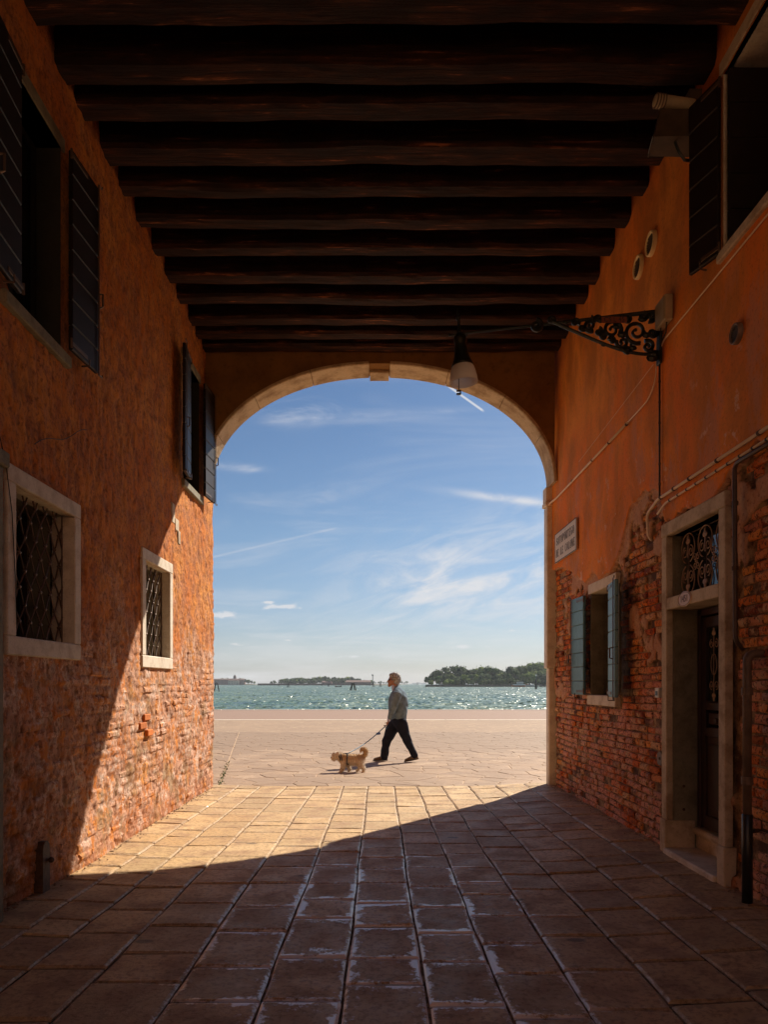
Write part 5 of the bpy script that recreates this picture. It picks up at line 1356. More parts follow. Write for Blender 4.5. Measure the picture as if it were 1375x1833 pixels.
def crown_mesh(kind, seed, H, W, mat):
    r = random.Random(seed); vs = []; fs = []
    if kind == 'round':
        lobes = [(r.uniform(-.32, .32) * W, r.uniform(-.32, .32) * W, H * r.uniform(.38, .80), W * r.uniform(.20, .33)) for _ in range(9)]
    elif kind == 'umbrella':
        lobes = [(r.uniform(-.45, .45) * W, r.uniform(-.45, .45) * W, H * r.uniform(.74, .86), W * r.uniform(.16, .24)) for _ in range(8)]
    elif kind == 'cypress':
        lobes = [(0, 0, H * (.12 + .11 * i), W * (.50 - .05 * abs(i - 2.5))) for i in range(8)]
    else:
        lobes = [(r.uniform(-.4, .4) * W, r.uniform(-.4, .4) * W, H * r.uniform(.25, .65), W * r.uniform(.22, .36)) for _ in range(8)]
    for lx, ly, lz, lr in lobes:
        # solid, lumpy heart
        n = 7; m = 5; k = len(vs)
        for i in range(1, m):
            a = math.pi * i / m
            for j in range(n):
                b = 2 * math.pi * j / n; q = lr * .80 * r.uniform(.82, 1.1)
                vs.append((lx + math.sin(a) * math.cos(b) * q, ly + math.sin(a) * math.sin(b) * q, lz + math.cos(a) * q * .9))
        vs += [(lx, ly, lz + lr * .75), (lx, ly, lz - lr * .75)]
        for i in range(m - 2):
            for j in range(n): fs.append((k + i * n + j, k + (i + 1) * n + j, k + (i + 1) * n + (j + 1) % n, k + i * n + (j + 1) % n))
        for j in range(n): fs.append((k + (m - 1) * n, k + j, k + (j + 1) % n)); fs.append((k + (m - 1) * n + 1, k + (m - 2) * n + (j + 1) % n, k + (m - 2) * n + j))
        for _ in range(44):
            u = Vector((r.gauss(0, 1), r.gauss(0, 1), r.gauss(0, 1))).normalized()
            c = Vector((lx, ly, lz)) + Vector((u.x, u.y, u.z * .9)) * lr * r.uniform(.72, 1.18)
            s = W * r.uniform(.028, .065); a = Vector((r.gauss(0, 1), r.gauss(0, 1), r.gauss(0, 1))).normalized(); a = (u + a * .7).normalized(); t1 = a.orthogonal().normalized() * s; t2 = a.cross(t1)
            k = len(vs); vs += [c + t1, c + t2 * r.uniform(.6, 1.2), c - t1 * r.uniform(.6, 1.2), c - t2]; fs.append((k, k + 1, k + 2, k + 3))
    me = bpy.data.meshes.new('crown'); me.from_pydata([tuple(v) for v in vs], [], fs); me.materials.append(MATS[mat]); return me
def trunk_mesh(H, W, kind):
    m = MB(); m.tube([(0, 0, -.5), (W * .01, 0, H * .3), (0, W * .01, H * .72)], [W * .035, W * .026, W * .010], 6)
    if kind != 'cypress':
        for a in (0.4, 2.4, 4.4): m.tube([(0, 0, H * .35), (math.cos(a) * W * .2, math.sin(a) * W * .2, H * .62)], [W * .018, W * .007], 5)
    me = bpy.data.meshes.new('trunk'); me.from_pydata([tuple(v) for v in m.v], [], m.f); me.materials.append(MATS['bark']); return me
KINDS_ = {}
for nm, kind, W, mat, cnt in (('dark', 'round', .85, 'foliage_dark', 3), ('light', 'round', .95, 'foliage_light', 3), ('pine', 'umbrella', 1.0, 'foliage_dark', 2), ('cypress', 'cypress', .24, 'foliage_cypress', 1), ('bush', 'bush', 1.5, 'foliage_light', 2), ('dbush', 'bush', 1.4, 'foliage_dark', 2)):
    KINDS_[nm] = [(crown_mesh(kind, 31 * i + len(nm), 10.0, 10.0 * W, mat), trunk_mesh(10.0, 10.0 * W, kind)) for i in range(cnt)]
LAB = {'dark': ('round_tree', 'dark round headed tree'), 'light': ('round_tree', 'light green round headed tree'), 'pine': ('pine_tree', 'flat topped dark pine'), 'cypress': ('cypress_tree', 'narrow dark cypress'), 'bush': ('bush', 'pale green waterside bush'), 'dbush': ('bush', 'dark low bush')}
def tree(kind, px, d, top, base_z, where, group, rnd=random.Random(5)):
    H = zat(top, d) - base_z
    if H < 1.2: H = 1.2
    if 'wooded' in where: where = 'at the left tip of the wooded island' if px < 795 else ('on the wooded island right of its left tip' if px < 826 else ('on the wooded island behind the small lamp piles' if px < 850 else ('in the middle of the wooded island' if px < 896 else ('on the wooded island behind the orange bowed launch' if px < 922 else ('on the wooded island behind the white boats' if px < 972 else 'on the wooded island, hidden behind the right pilaster')))))
    if where == 'on the middle island': where = 'at the left end of the middle island' if px < 530 else ('on the middle island left of the shed' if px < 575 else ('on the middle island behind the shed' if px < 600 else 'on the middle island behind the long hall'))
    nm, lab = LAB[kind]; c, tk = rnd.choice(KINDS_[kind])
    o = thing(nm, lab + ' ' + where, 'cypress' if kind == 'cypress' else ('bush' if 'bush' in kind else 'tree'), (at(px, d), d, base_z), group)
    o.scale = (H / 10,) * 3; o.rotation_euler = (0, 0, rnd.uniform(0, 6.28))
    a = bpy.data.objects.new('trunk', tk); link(a, o); b = bpy.data.objects.new('crown', c); link(b, o)
def island(name, pxs, d, depth, h, mat='island_earth'):
    x0, x1 = at(pxs[0], d), at(pxs[1], d); n = 24; vs = []
    for i in range(n + 1):
        x = x0 + (x1 - x0) * i / n; e = min(1, min(i, n - i) / 2.0)
        vs += [(x, d - 0.0 - 2 * e, WZ - .6), (x, d + 2 * e, WZ + h * e), (x, d + depth * .5, WZ + h * (.6 + .9 * e)), (x, d + depth * e + 3, WZ + h * e), (x, d + depth * e + 6, WZ - .6)]
    fs = [(i * 5 + k, i * 5 + k + 1, (i + 1) * 5 + k + 1, (i + 1) * 5 + k)[::-1] for i in range(n) for k in range(4)]
    return tag(mesh_obj(name, vs, fs, mat), kind='structure')
rt = random.Random(12)
# the wooded island on the right
D3 = 600.0
island('right_island', (764, 1180), D3, 60, 1.0)
tq = thing('sea_wall', 'long low stone sea wall in front of the wooded island on the right', 'sea wall', (at(761, D3), D3 - 6, WZ)); MB(tq.location).box((at(761, D3), D3 - 7, WZ - .6), (at(1180, D3), D3 - 5, WZ + 1.55), .1).build('wall', 'quay_wall', tq)
MB(tq.location).box((at(760.5, D3), D3 - 7.3, WZ + 1.552), (at(1180, D3), D3 - 4.8, WZ + 1.8), .05).build('coping', 'quay_wall', tq)
PX3 = [764, 770, 777, 785, 795, 803, 810, 816, 823, 830, 838, 848, 858, 868, 880, 890, 900, 906, 913, 921, 929, 938, 947, 954, 960, 968, 978, 1000, 1060, 1180]
PY3 = [1214, 1206, 1203, 1198, 1201, 1199, 1203, 1193, 1200, 1195, 1197, 1194, 1196, 1193, 1195, 1197, 1196, 1193, 1190, 1192, 1191, 1193, 1187, 1190, 1184, 1186, 1190, 1188, 1190, 1196]
W3 = 'on the wooded island to the right'
px = 767.0
while px < 1120:
    top = float(np.interp(px, PX3, PY3)); 
    k = rt.choice(['dark', 'dark', 'light', 'dark', 'pine'])
    if 903 < px < 928: k = 'cypress' if rt.random() < .8 else 'dark'
    if 812 < px < 819: k = 'pine'
    if 952 < px < 966: k = 'light'
    tree(k, px, D3 + rt.uniform(18, 34), top + rt.uniform(-1, 3), WZ + 1, W3, 'trees on the wooded island')
    px += 3.6 if k == 'cypress' else rt.uniform(6, 10)
px = 770.0
while px < 1100:
    top = float(np.interp(px, PX3, PY3)); top = top + (1224 - top) * rt.uniform(.30, .45)
    k = rt.choice(['light', 'light', 'dark', 'bush', 'dbush'])
    if px < 800: k = 'dark'
    tree(k, px, D3 + rt.uniform(3, 14), top, WZ + 1, W3, 'trees on the wooded island'); px += rt.uniform(8, 12)
px = 772.0
while px < 1080:
    tree(rt.choice(['bush', 'dbush', 'light']), px, D3 + rt.uniform(0, 3), rt.uniform(1213, 1218), WZ + .8, W3, 'trees on the wooded island'); px += rt.uniform(8, 14)
# the middle island
D2 = 1150.0
island('middle_island', (462, 700), D2, 70, 1.2)
tw = thing('brick_quay_wall', 'long low dark red brick wall along the middle island', 'wall', (at(462, D2), D2 - 5, WZ)); MB(tw.location).box((at(462, D2), D2 - 6, WZ - .6), (at(668, D2), D2 - 4, WZ + 3.0), .1).build('wall', 'red_wall', tw)
def shed(name, lab, cat, px0, px1, d, top, ridge, wall, windows=0, depth=14, base=WZ + .5):
    x0, x1 = at(px0, d), at(px1, d); z0 = base; z1 = zat(top, d); z2 = zat(ridge, d); T = thing(name, lab, cat, (x0, d, z0))
    MB(T.location).box((x0, d, z0), (x1, d + depth, z1)).build('wall', wall, T)
    o = Vector(T.location); e = .4
    q = MB(o); q.add([(x0 - e, d - e, z1 + .02), (x1 + e, d - e, z1 + .02), (x1 + e, d + depth + e, z1 + .02), (x0 - e, d + depth + e, z1 + .02), (x0 + 1, d + depth / 2, z2), (x1 - 1, d + depth / 2, z2)], [(0, 1, 5, 4), (2, 3, 4, 5), (0, 4, 3), (1, 2, 5), (0, 3, 2, 1)]); q.build('roof', 'roof_tile', T)
    for i in range(windows):
        xc = x0 + (x1 - x0) * (i + .5) / windows
        for zz in ((z0 + (z1 - z0) * .28), (z0 + (z1 - z0) * .72)): box('window', (xc - .55, d - .06, zz - .8), (xc + .55, d + .04, zz + .8), 'dark_window', T, 0)
    return T
shed('warehouse', 'low red roofed shed among the trees of the middle island', 'building', 576, 594, D2 + 2, 1221, 1218.8, 'pink_wall', 3)
shed('warehouse', 'long brown red hall at the right end of the middle island', 'building', 618, 664, D2 + 4, 1221, 1217.6, 'red_wall', 0, 20)
W2 = 'on the middle island'
PX2 = [485, 500, 512, 525, 540, 555, 570, 581, 595, 610, 622, 640, 655, 670]
PY2 = [1219, 1217, 1214, 1213, 1213, 1213.5, 1211, 1210, 1211, 1213, 1211.5, 1214, 1216, 1219]
px = 486.0
while px < 666:
    top = float(np.interp(px, PX2, PY2)); tree(rt.choice(['dark', 'dark', 'light', 'pine'] if px > 500 else ['dark', 'cypress']), px, D2 + rt.uniform(24, 50), top + rt.uniform(-.5, 1.5), WZ + 1.2, W2, 'trees on the middle island'); px += rt.uniform(4.5, 7)
px = 505.0
while px < 620:
    tree(rt.choice(['dark', 'light', 'dbush']), px, D2 + rt.uniform(6, 20), rt.uniform(1214, 1217), WZ + 1.2, W2, 'trees on the middle island'); px += rt.uniform(5, 8)
# strip beyond
D4 = 2100.0
island('far_strip', (664, 732), D4, 50, 1.0)
px = 668.0
while px < 729:
    tree('dark', px, D4 + rt.uniform(5, 30), rt.uniform(1218.5, 1221), WZ + 1, 'on the far low strip behind the tower', 'trees on the far strip'); px += rt.uniform(4, 6)
for k, (pa, pb, t_) in enumerate(((738, 752, 1221.8), (752, 763, 1222.4))):
    D5 = 5200.0; x0 = at(pa, D5); x1 = at(pb, D5)
    T = thing('distant_town', ('higher' if k == 0 else 'lower') + ' grey block of the hazy town on the far horizon', 'town', (x0, D5, WZ)); q = MB(T.location)
    x = x0
    while x < x1: w = rt.uniform(3, 9); q.box((x, D5, WZ - 1), (x + w * .94, D5 + 20, zat(t_ + rt.uniform(-.5, 1.0), D5))); x += w
    q.build('rooftops', 'steel_grey', T)
# tower
T = thing('water_tower', 'slim grey tower with a wider head behind the middle island', 'tower', (at(667.3, D2), D2 + 60, WZ)); o = T.location
DT = D2 + 60; k = DT / FOC; x = at(667.3, DT)
MB(o).lathe([(1.6 * k * .62, 0), (1.3 * k * .6, zat(1211, DT) - WZ)], (x, DT, WZ), 10).build('shaft', 'steel_grey', T)
MB(o).lathe([(1.0 * k, 0), (1.9 * k, .8 * k), (1.9 * k, 3 * k), (1.2 * k, 3.6 * k), (0, 4 * k)], (x, DT, zat(1210.5, DT)), 12).build('head', 'steel_grey', T)
# left island with the long pink building
D1 = 1500.0
island('left_island', (300, 459), D1, 70, 1.4)
T = shed('convent', 'long pink two storey building on the left island', 'building', 340, 436, D1, 1216.4, 1214.6, 'pink_wall', 16, 22)
q = MB(T.location); q.lathe([(3.2, 0), (3.2, 5), (2.4, 7), (1.0, 8.5), (.3, 10)], (at(418, D1), D1 + 12, zat(1216, D1)), 10); q.build('turret', 'roof_tile', T)
shed('pale_house', 'pale house in front of the pink building on the left island', 'building', 408, 427, D1 - 6, 1218.4, 1217, 'pale_wall', 4, 5)
px = 432.0
while px < 458: tree(rt.choice(['dark', 'light']), px, D1 + rt.uniform(4, 20), float(np.interp(px, [430, 440, 450, 458], [1214.5, 1215.5, 1218, 1221])), WZ + 1.4, 'right of the pink building on the left island', 'trees on the left island'); px += rt.uniform(4, 6)
for p in (395, 404, 423, 428): tree('dark', p, D1 + 40, 1213.6, WZ + 1.4, 'behind the pink building on the left island', 'trees behind the convent')

# mooring piles
def piles(px, top, base, n, label, spread=.5, lean=.06, lamp=False, group=None):
    d = (CAM_Z - WZ) * FOC / (base - 1224.0); x = at(px, d); zt = zat(top, d) - (1.6 if lamp else 0)
    T = thing('mooring_piles', label, 'mooring piles', (x, d, WZ), group); o = T.location
    for i in range(n):
        a = 2 * math.pi * i / n + .5; dx, dy = math.cos(a) * spread, math.sin(a) * spread
        if n == 2: dx, dy = (-spread if i == 0 else spread), 0
        MB(o).tube([(x + dx * (1 + lean * 8), d + dy, WZ - 1.2), (x + dx * .28, d + dy * .3, zt - i * .12)], [.20, .15], 8).build('pile', 'wet_timber', T)
    if n > 2:
        m = MB(o); m.lathe([(spread * .62, 0), (spread * .62, .22)], (x, d, zt - .55), 12); m.build('iron_band', 'black_iron', T)
    if lamp:
        m = MB(o); m.tube([(x, d, zt - .5), (x, d, zt + 1.3)], .06, 6); m.build('lamp_post', 'steel_grey', T)
        MB(o).ball((x, d, zt + 1.45), .34, 10).build('lamp_head', 'lamp_white', T)
piles(387.5, 1221.5, 1238, 2, 'leaning pair of dark mooring piles at the left edge of the water', .75, .05)
piles(499, 1221.3, 1228.6, 2, 'short pair of mooring piles, leftmost before the middle island', .45)
piles(516, 1223.2, 1230.7, 3, 'triple mooring piles, second from the left before the middle island', .9)
piles(544, 1223, 1228.2, 2, 'single stub of piles left of the small dark boat and well apart', .45)
piles(576, 1223, 1228.0, 2, 'thin stub of piles in line with the shed roof', .40)
piles(588.3, 1223, 1229.3, 3, 'triple mooring piles just left of the small dark boat', .7)
piles(606.5, 1223, 1227.5, 2, 'faint stub of piles behind the small dark boat', .4)
piles(632, 1221.8, 1236.4, 4, 'large tapering cluster of mooring piles in the middle of the water', 1.15)
piles(663, 1223, 1227.3, 2, 'small stub of piles left of the tower foot', .4)
piles(668.3, 1221.3, 1229.9, 3, 'triple mooring piles in line with the tower', .8)
piles(681, 1222, 1229.5, 3, 'triple mooring piles just left of the walking man', .75)
piles(747.5, 1221, 1226.3, 3, 'dark mooring piles alone between the man and the wooded island', .9)
piles(788, 1224.5, 1228.2, 2, 'low stub of piles before the tip of the wooded island', .5)
piles(832.5, 1213.8, 1229.2, 3, 'mooring piles with a small white lamp before the wooded island', .45, lamp=True)
piles(960, 1208.5, 1234.0, 3, 'mooring piles carrying a white lamp near the right pilaster', .32, lamp=True)

def hull(m, x0, x1, y, w, z0, h, bow=.25, rise=.4):
    n = 12; vs = []
    for i in range(n + 1):
        t = i / n; x = x0 + (x1 - x0) * t; s = min(1, t / bow) ** .6 * min(1, (1 - t) / (bow * .5)) ** .35; s = max(s, .06); sh = rise * max(0, 1 - t / .3) ** 2
        vs += [(x, y - w * s, z0 + h + sh), (x, y - w * s * .7, z0), (x, y, z0 - .25), (x, y + w * s * .7, z0), (x, y + w * s, z0 + h + sh)]
    fs = [(i * 5 + k, i * 5 + (k + 1) % 5, (i + 1) * 5 + (k + 1) % 5, (i + 1) * 5 + k) for i in range(n) for k in range(5)] + [(0, 1, 2, 3, 4)[::-1], tuple(n * 5 + k for k in range(5))]
    m.add(vs, fs)
d = 540.0; T = thing('small_boat', 'small dark open boat with one person aboard, left of the walking man', 'boat', (at(600, d), d, WZ)); o = T.location
m = MB(o); hull(m, at(599.5, d), at(611.5, d), d, .8, WZ + .05, .65, .2, .5); m.build('hull', 'boat_dark', T)
q = MB(o); q.box((at(609.5, d), d - .3, WZ + .7), (at(611, d), d + .3, WZ + 1.3), .05); q.build('outboard', 'boat_dark', T)
T = thing('person', 'tiny figure sitting in the bow of the small dark boat', 'person', (at(601.5, d), d, WZ + .6)); o = T.location
q = MB(o); q.tube([(at(601.5, d), d, WZ + .5), (at(601.5, d) + .05, d, WZ + 1.0), (at(601.5, d) - .05, d, WZ + 1.25)], [.24, .22, .08], 8); q.ball((at(601.5, d) - .05, d, WZ + 1.42), .14, 8); q.build('body', 'boat_orange', T)
d = 640.0
T = thing('motor_launch', 'orange bowed launch leading the boats off the wooded island', 'boat', (at(903, d), d, WZ)); o = T.location
m = MB(o); hull(m, at(903, d), at(918, d), d - 20, 1.4, WZ + .1, 1.3, .3, .8); m.build('hull', 'boat_orange', T); MB(o).box((at(907, d), d - 21, WZ + 1.4), (at(914, d), d - 19, WZ + 2.3), .15).build('cabin', 'boat_dark', T)
T = thing('water_bus', 'white cabin water bus with an orange stripe behind the launch', 'boat', (at(915, d), d, WZ)); o = T.location; d2 = 570
m = MB(o); hull(m, at(916, d2), at(941, d2), d2, 1.9, WZ + .1, 1.1, .2, .5); m.build('hull', 'boat_orange', T)
MB(o).box((at(919, d2), d2 - 1.5, WZ + 1.22), (at(940, d2), d2 + 1.5, WZ + 2.2), .15).build('deck_house', 'boat_white', T)
MB(o).box((at(926, d2), d2 - 1.2, WZ + 2.21), (at(937, d2), d2 + 1.2, WZ + 3.9), .15).build('wheelhouse', 'boat_white', T)
m = MB(o)
for i in range(5): m.box((at(927 + i * 2, d2), d2 - 1.26, WZ + 2.7), (at(928.4 + i * 2, d2), d2 - 1.19, WZ + 3.4))
m.build('window_strip', 'dark_window', T)
T = thing('white_ferry', 'long low white boat trailing at the right of the water bus', 'boat', (at(938, d2), d2 + 6, WZ)); o = T.location
m = MB(o); hull(m, at(938, d2 + 8), at(966, d2 + 8), d2 + 8, 1.9, WZ + .1, .9, .15, .3); m.build('hull', 'boat_white', T)
MB(o).box((at(941, d2), d2 + 6.6, WZ + 1.02), (at(961, d2), d2 + 9.4, WZ + 1.75), .15).build('long_cabin', 'steel_grey', T)
MB(o).box((at(945, d2), d2 + 7, WZ + 1.76), (at(950, d2), d2 + 9, WZ + 2.2), .1).build('roof_box', 'boat_orange', T)

# ------------------------------------------------------------ the walking man and the dog
def m_cloth(color, sc, amt=.35):
    def f(t, b):
        P = t.geo()['Position']; n = t.noise(P, sc, 4, .6)
        t.l.new(t.mix(t.smooth(n, .35, .65), color, tuple(v * (1 - amt) for v in color)), b.inputs['Base Color']); t.l.new(t.bump(t.noise(P, sc * 4, 3, .6), .5, .006), b.inputs['Normal'])
    return f
material('grey_jumper', m_cloth((0.165, 0.235, 0.30), 9, .35), rough=.95, spec=.15)
material('navy_trousers', m_cloth((0.014, 0.018, 0.034), 12), rough=.9, spec=.2)
material('brown_shoe', m_cloth((0.13, 0.075, 0.035), 20), rough=.7)
material('shoe_sole', None, (0.03, 0.022, 0.018), .8)
material('skin', None, (0.40, 0.19, 0.12), .55, grain=(20, .8), bump=.1)
material('grey_hair', m_cloth((0.40, 0.40, 0.41), 40, .75), rough=.7)
material('shirt', None, (0.38, 0.40, 0.56), .8)
material('sunglass', None, (.01, .01, .01), .15)
material('leash_blue', None, (0.035, 0.10, 0.17), .6)
material('bag_blue', None, (0.03, 0.07, 0.30), .6)
def m_dog(t, b):
    P = t.geo()['Position']; x, y, z = t.sep(P); n = t.noise(P, 22, 5, .65); f = t.noise(t.scale(P, (60, 60, 22)), 1.0, 4, .7)
    c = t.mix(t.smooth(t.math('ADD', z, t.math('MULTIPLY', n, .10)), .21, .32), (0.86, 0.76, 0.62), (0.64, 0.45, 0.26))
    c = t.mix(t.smooth(x, DOGX - .20, DOGX - .12, 1, 0), c, (0.86, 0.76, 0.62))
    c = t.mix(t.smooth(t.math('ADD', x, z), DOGX + .56, DOGX + .62), c, (0.64, 0.46, 0.27))
    c = t.mix(t.math('MULTIPLY', t.smooth(f, .40, .58, 1, 0), .35), c, (0.20, 0.09, 0.035))
    t.l.new(c, b.inputs['Base Color']); t.l.new(t.bump(f, .9, .02), b.inputs['Normal'])
DOGX = -.46
material('dog_fur', m_dog, rough=.9, spec=.15)
material('dog_nose', None, (.01, .009, .008), .3)
material('harness', None, (.015, .02, .03), .6)

def loft(mb, pts, radii, n=16, side=(0, 1, 0), cap=True):
    """elliptical tube; radii are (in-plane, sideways)"""
    pts = [Vector(p) for p in pts]; S = Vector(side); P = []; Rr = []
    # spherical ends
    def unit(i, j): return (pts[j] - pts[i]).normalized()
    a, b_ = radii[0], radii[-1]; t0 = unit(0, 1); t1 = unit(-2, -1)
    for k in (1.0, .86, .5): P.append(pts[0] - t0 * min(a) * k * .9); Rr.append((a[0] * math.sqrt(max(.01, 1 - k * k)), a[1] * math.sqrt(max(.01, 1 - k * k))))
    P += pts; Rr += list(radii)
    for k in (.5, .86, 1.0): P.append(pts[-1] + t1 * min(b_) * k * .9); Rr.append((b_[0] * math.sqrt(max(.01, 1 - k * k)), b_[1] * math.sqrt(max(.01, 1 - k * k))))
    m = len(P); vs = []
    for i in range(m):
        t = (P[min(i + 1, m - 1)] - P[max(i - 1, 0)]).normalized(); s = (S - t * S.dot(t)).normalized(); w = t.cross(s)
        for k in range(n):
            an = 2 * math.pi * k / n; vs.append(P[i] + w * math.cos(an) * Rr[i][0] + s * math.sin(an) * Rr[i][1])
    fs = [(i * n + k, i * n + (k + 1) % n, (i + 1) * n + (k + 1) % n, (i + 1) * n + k) for i in range(m - 1) for k in range(n)] + [tuple(range(n))[::-1], tuple((m - 1) * n + k for k in range(n))]
    mb.add(vs, fs)
def fuse(name, mb, mat, parent, voxel, smooth=4, fn=None):
    """melt overlapping forms into one continuous surface"""
    o = mb.build(name, mat, None)
    md = o.modifiers.new('r', 'REMESH'); md.mode = 'VOXEL'; md.voxel_size = voxel; md.use_smooth_shade = True
    s = o.modifiers.new('s', 'SMOOTH'); s.factor = .5; s.iterations = smooth
    bpy.context.view_layer.update(); dg = bpy.context.evaluated_depsgraph_get()
    me = bpy.data.meshes.new_from_object(o.evaluated_get(dg)); o.modifiers.clear(); o.data = me; o.parent = parent
    if not me.materials: me.materials.append(MATS[mat])
    n = len(me.vertices); co = np.empty(n * 3); me.vertices.foreach_get('co', co); co = co.reshape(-1, 3)
    if fn is not None:
        nr = np.empty(n * 3); me.vertices.foreach_get('normal', nr); co = fn(co, nr.reshape(-1, 3)); me.vertices.foreach_set('co', co.ravel())
    me.polygons.foreach_set('use_smooth', [True] * len(me.polygons)); me.update()
    return o
MX, MY = 0.0, 14.0
MAN = thing('person', 'grey haired man in a grey jumper and dark trousers walking a small dog', 'person', (.40, MY, 0)); O = MAN.location
def mp(px, py, dy=0.0): return (at(px, MY) , MY + dy, zat(py, MY))
# body: head, neck, trunk, limbs and hands in one skin
b = MB(O)
hx, hz = at(704.5, MY), zat(1216.6, MY)
loft(b, [(hx + .020, MY, hz + .035), (hx + .008, MY, hz), (hx - .022, MY, hz - .050)], [(.096, .074), (.100, .077), (.080, .064)])      # skull
loft(b, [(hx - .055, MY, hz - .045), (hx - .080, MY, hz - .115)], [(.046, .050), (.030, .034)])                              # jaw, chin
loft(b, [(hx - .094, MY, hz + .002), (hx - .112, MY, hz - .038)], [(.010, .012), (.013, .016)])                               # nose
loft(b, [(hx - .082, MY - .02, hz + .018), (hx - .082, MY + .02, hz + .018)], [(.012, .014), (.012, .014)], side=(0, 0, 1))   # brow
loft(b, [(hx - .102, MY - .016, hz - .078), (hx - .102, MY + .016, hz - .078)], [(.009, .007), (.009, .007)], side=(0, 0, 1)) # lips
for s in (-1, 1): loft(b, [(hx + .004, MY + s * .078, hz - .005), (hx + .000, MY + s * .080, hz - .045)], [(.017, .010), (.011, .008)])  # ears
nb_ = Vector((at(710, MY), MY, zat(1234.5, MY)))
loft(b, [(hx + .015, MY, hz - .06), tuple(nb_)], [(.060, .058), (.070, .072)])
loft(b, [mp(711, 1238), mp(712, 1258), mp(713, 1275), mp(715, 1287)], [(.09, .16), (.11, .15), (.10, .14), (.10, .15)])
FL = [mp(713, 1290, .09), mp(692.5, 1325, .10), mp(688, 1356, .10)]; RL = [mp(717, 1290, -.09), mp(727, 1322, -.09), mp(741, 1354, -.09)]
for L in (FL, RL): loft(b, L, [(.080, .085), (.052, .055), (.036, .038)])
LA = [mp(712, 1241, -.20), mp(705, 1263, -.245), mp(695.5, 1288.5, -.235)]; RA = [mp(713, 1241, .20), mp(718, 1264, .25), mp(710, 1286, .24)]
for L in (LA, RA): loft(b, L, [(.050, .050), (.040, .040), (.024, .027)])
def hand(b, w, dirv, cur):
    w = Vector(w); d = Vector(dirv).normalized(); side = Vector((0, 1, 0)); f = d.cross(side).normalized()
    if f.x > 0: f = -f
    loft(b, [w, w + d * .055, w + d * .085], [(.018, .028), (.016, .038), (.013, .036)])
    for i, (o_, L) in enumerate(((-.028, .066), (-.010, .075), (.009, .070), (.027, .056))):
        k = w + d * .088 + side * o_; k1 = k + (d + f * .15).normalized() * L * .42; k2 = k1 + (d * (1 - cur) - f * cur * 1.3 if False else d * (1 - cur) + f * cur).normalized() * L * .33; k3 = k2 + (d * (.6 - cur) + f).normalized() * L * .27
        loft(b, [k - d * .02, k, k1, k2, k3], [(.0095, .0095), (.0095, .0095), (.0085, .0085), (.008, .008), (.007, .007)], n=8)
    t0 = w + d * .030 - side * .030; loft(b, [t0, t0 + (d * .8 - side * .4 + f * .6).normalized() * .034, t0 + (d * 1.0 + f * 1.0).normalized() * .062], [(.011, .011), (.010, .010), (.008, .008)], n=8)
dL = Vector(LA[2]) - Vector(LA[1]); hand(b, LA[2], dL + Vector((-.02, 0, 0)), .75); dR = Vector(RA[2]) - Vector(RA[1]); hand(b, RA[2], dR, .5)
fuse('body', b, 'skin', MAN, .0065, 2)
def folds(amp, fx, fz, seed):
    def f(co, nr): w = (fbm(co[:, 0] * fx + co[:, 2] * 3, co[:, 2] * fz + co[:, 1] * 5, seed, 3) - .5) * amp * 2; return co + nr * w[:, None]
    return f
b = MB(O)
loft(b, [mp(711, 1234.5), mp(712, 1239), mp(713, 1248), mp(713, 1261), mp(713, 1272), mp(713.5, 1280)], [(.090, .115), (.138, .198), (.180, .218), (.194, .210), (.188, .200), (.168, .190)], 24)
loft(b, [mp(713, 1236.5, -.130), mp(710.5, 1242, -.220), mp(705, 1262, -.262), mp(697.5, 1284, -.240)], [(.07, .07), (.088, .080), (.072, .064), (.052, .048)], 18)
loft(b, [mp(713, 1236.5, .130), mp(714, 1243, .220), mp(717, 1263, .262), mp(710, 1283, .25)], [(.07, .07), (.085, .080), (.066, .062), (.046, .046)], 18)
loft(b, [mp(714, 1279.5), mp(716, 1281)], [(.150, .185), (.145, .180)])
loft(b, [mp(710, 1231.5), mp(712, 1237)], [(.070, .080), (.10, .12)])
fuse('jumper', b, 'grey_jumper', MAN, .011, 3, folds(.017, 9, 7, 5))
b = MB(O)
loft(b, [mp(712.5, 1279), mp(714, 1284), mp(715, 1292)], [(.115, .140), (.145, .165), (.14, .165)], 24)
loft(b, [mp(710, 1292, .09), mp(701, 1309, .10), mp(693.5, 1325, .10), mp(689.5, 1342, .10), mp(688.5, 1356, .10)], [(.135, .105), (.118, .10), (.092, .085), (.078, .075), (.072, .068)], 20)
loft(b, [mp(716, 1292, -.09), mp(722, 1308, -.09), mp(727.5, 1322, -.09), mp(735, 1338, -.09), mp(741.5, 1352, -.09)], [(.135, .105), (.112, .10), (.090, .085), (.076, .075), (.068, .066)], 20)
fuse('trousers', b, 'navy_trousers', MAN, .011, 3, folds(.018, 8, 9, 9))
# cuffs and collar of the shirt
b = MB(O); w = Vector(LA[2]); d = dL.normalized(); loft(b, [w - d * .045, w - d * .008], [(.034, .034), (.036, .036)]); w = Vector(RA[2]); d = dR.normalized(); loft(b, [w - d * .03, w + d * .0], [(.034, .034), (.036, .036)]); b.build('shirt_cuffs', 'shirt', MAN, True)
b = MB(O); loft(b, [(hx + .010, MY, hz - .118), tuple(nb_ + Vector((-.018, 0, .002)))], [(.052, .060), (.074, .086)]); b.build('shirt_collar', 'shirt', MAN, True)
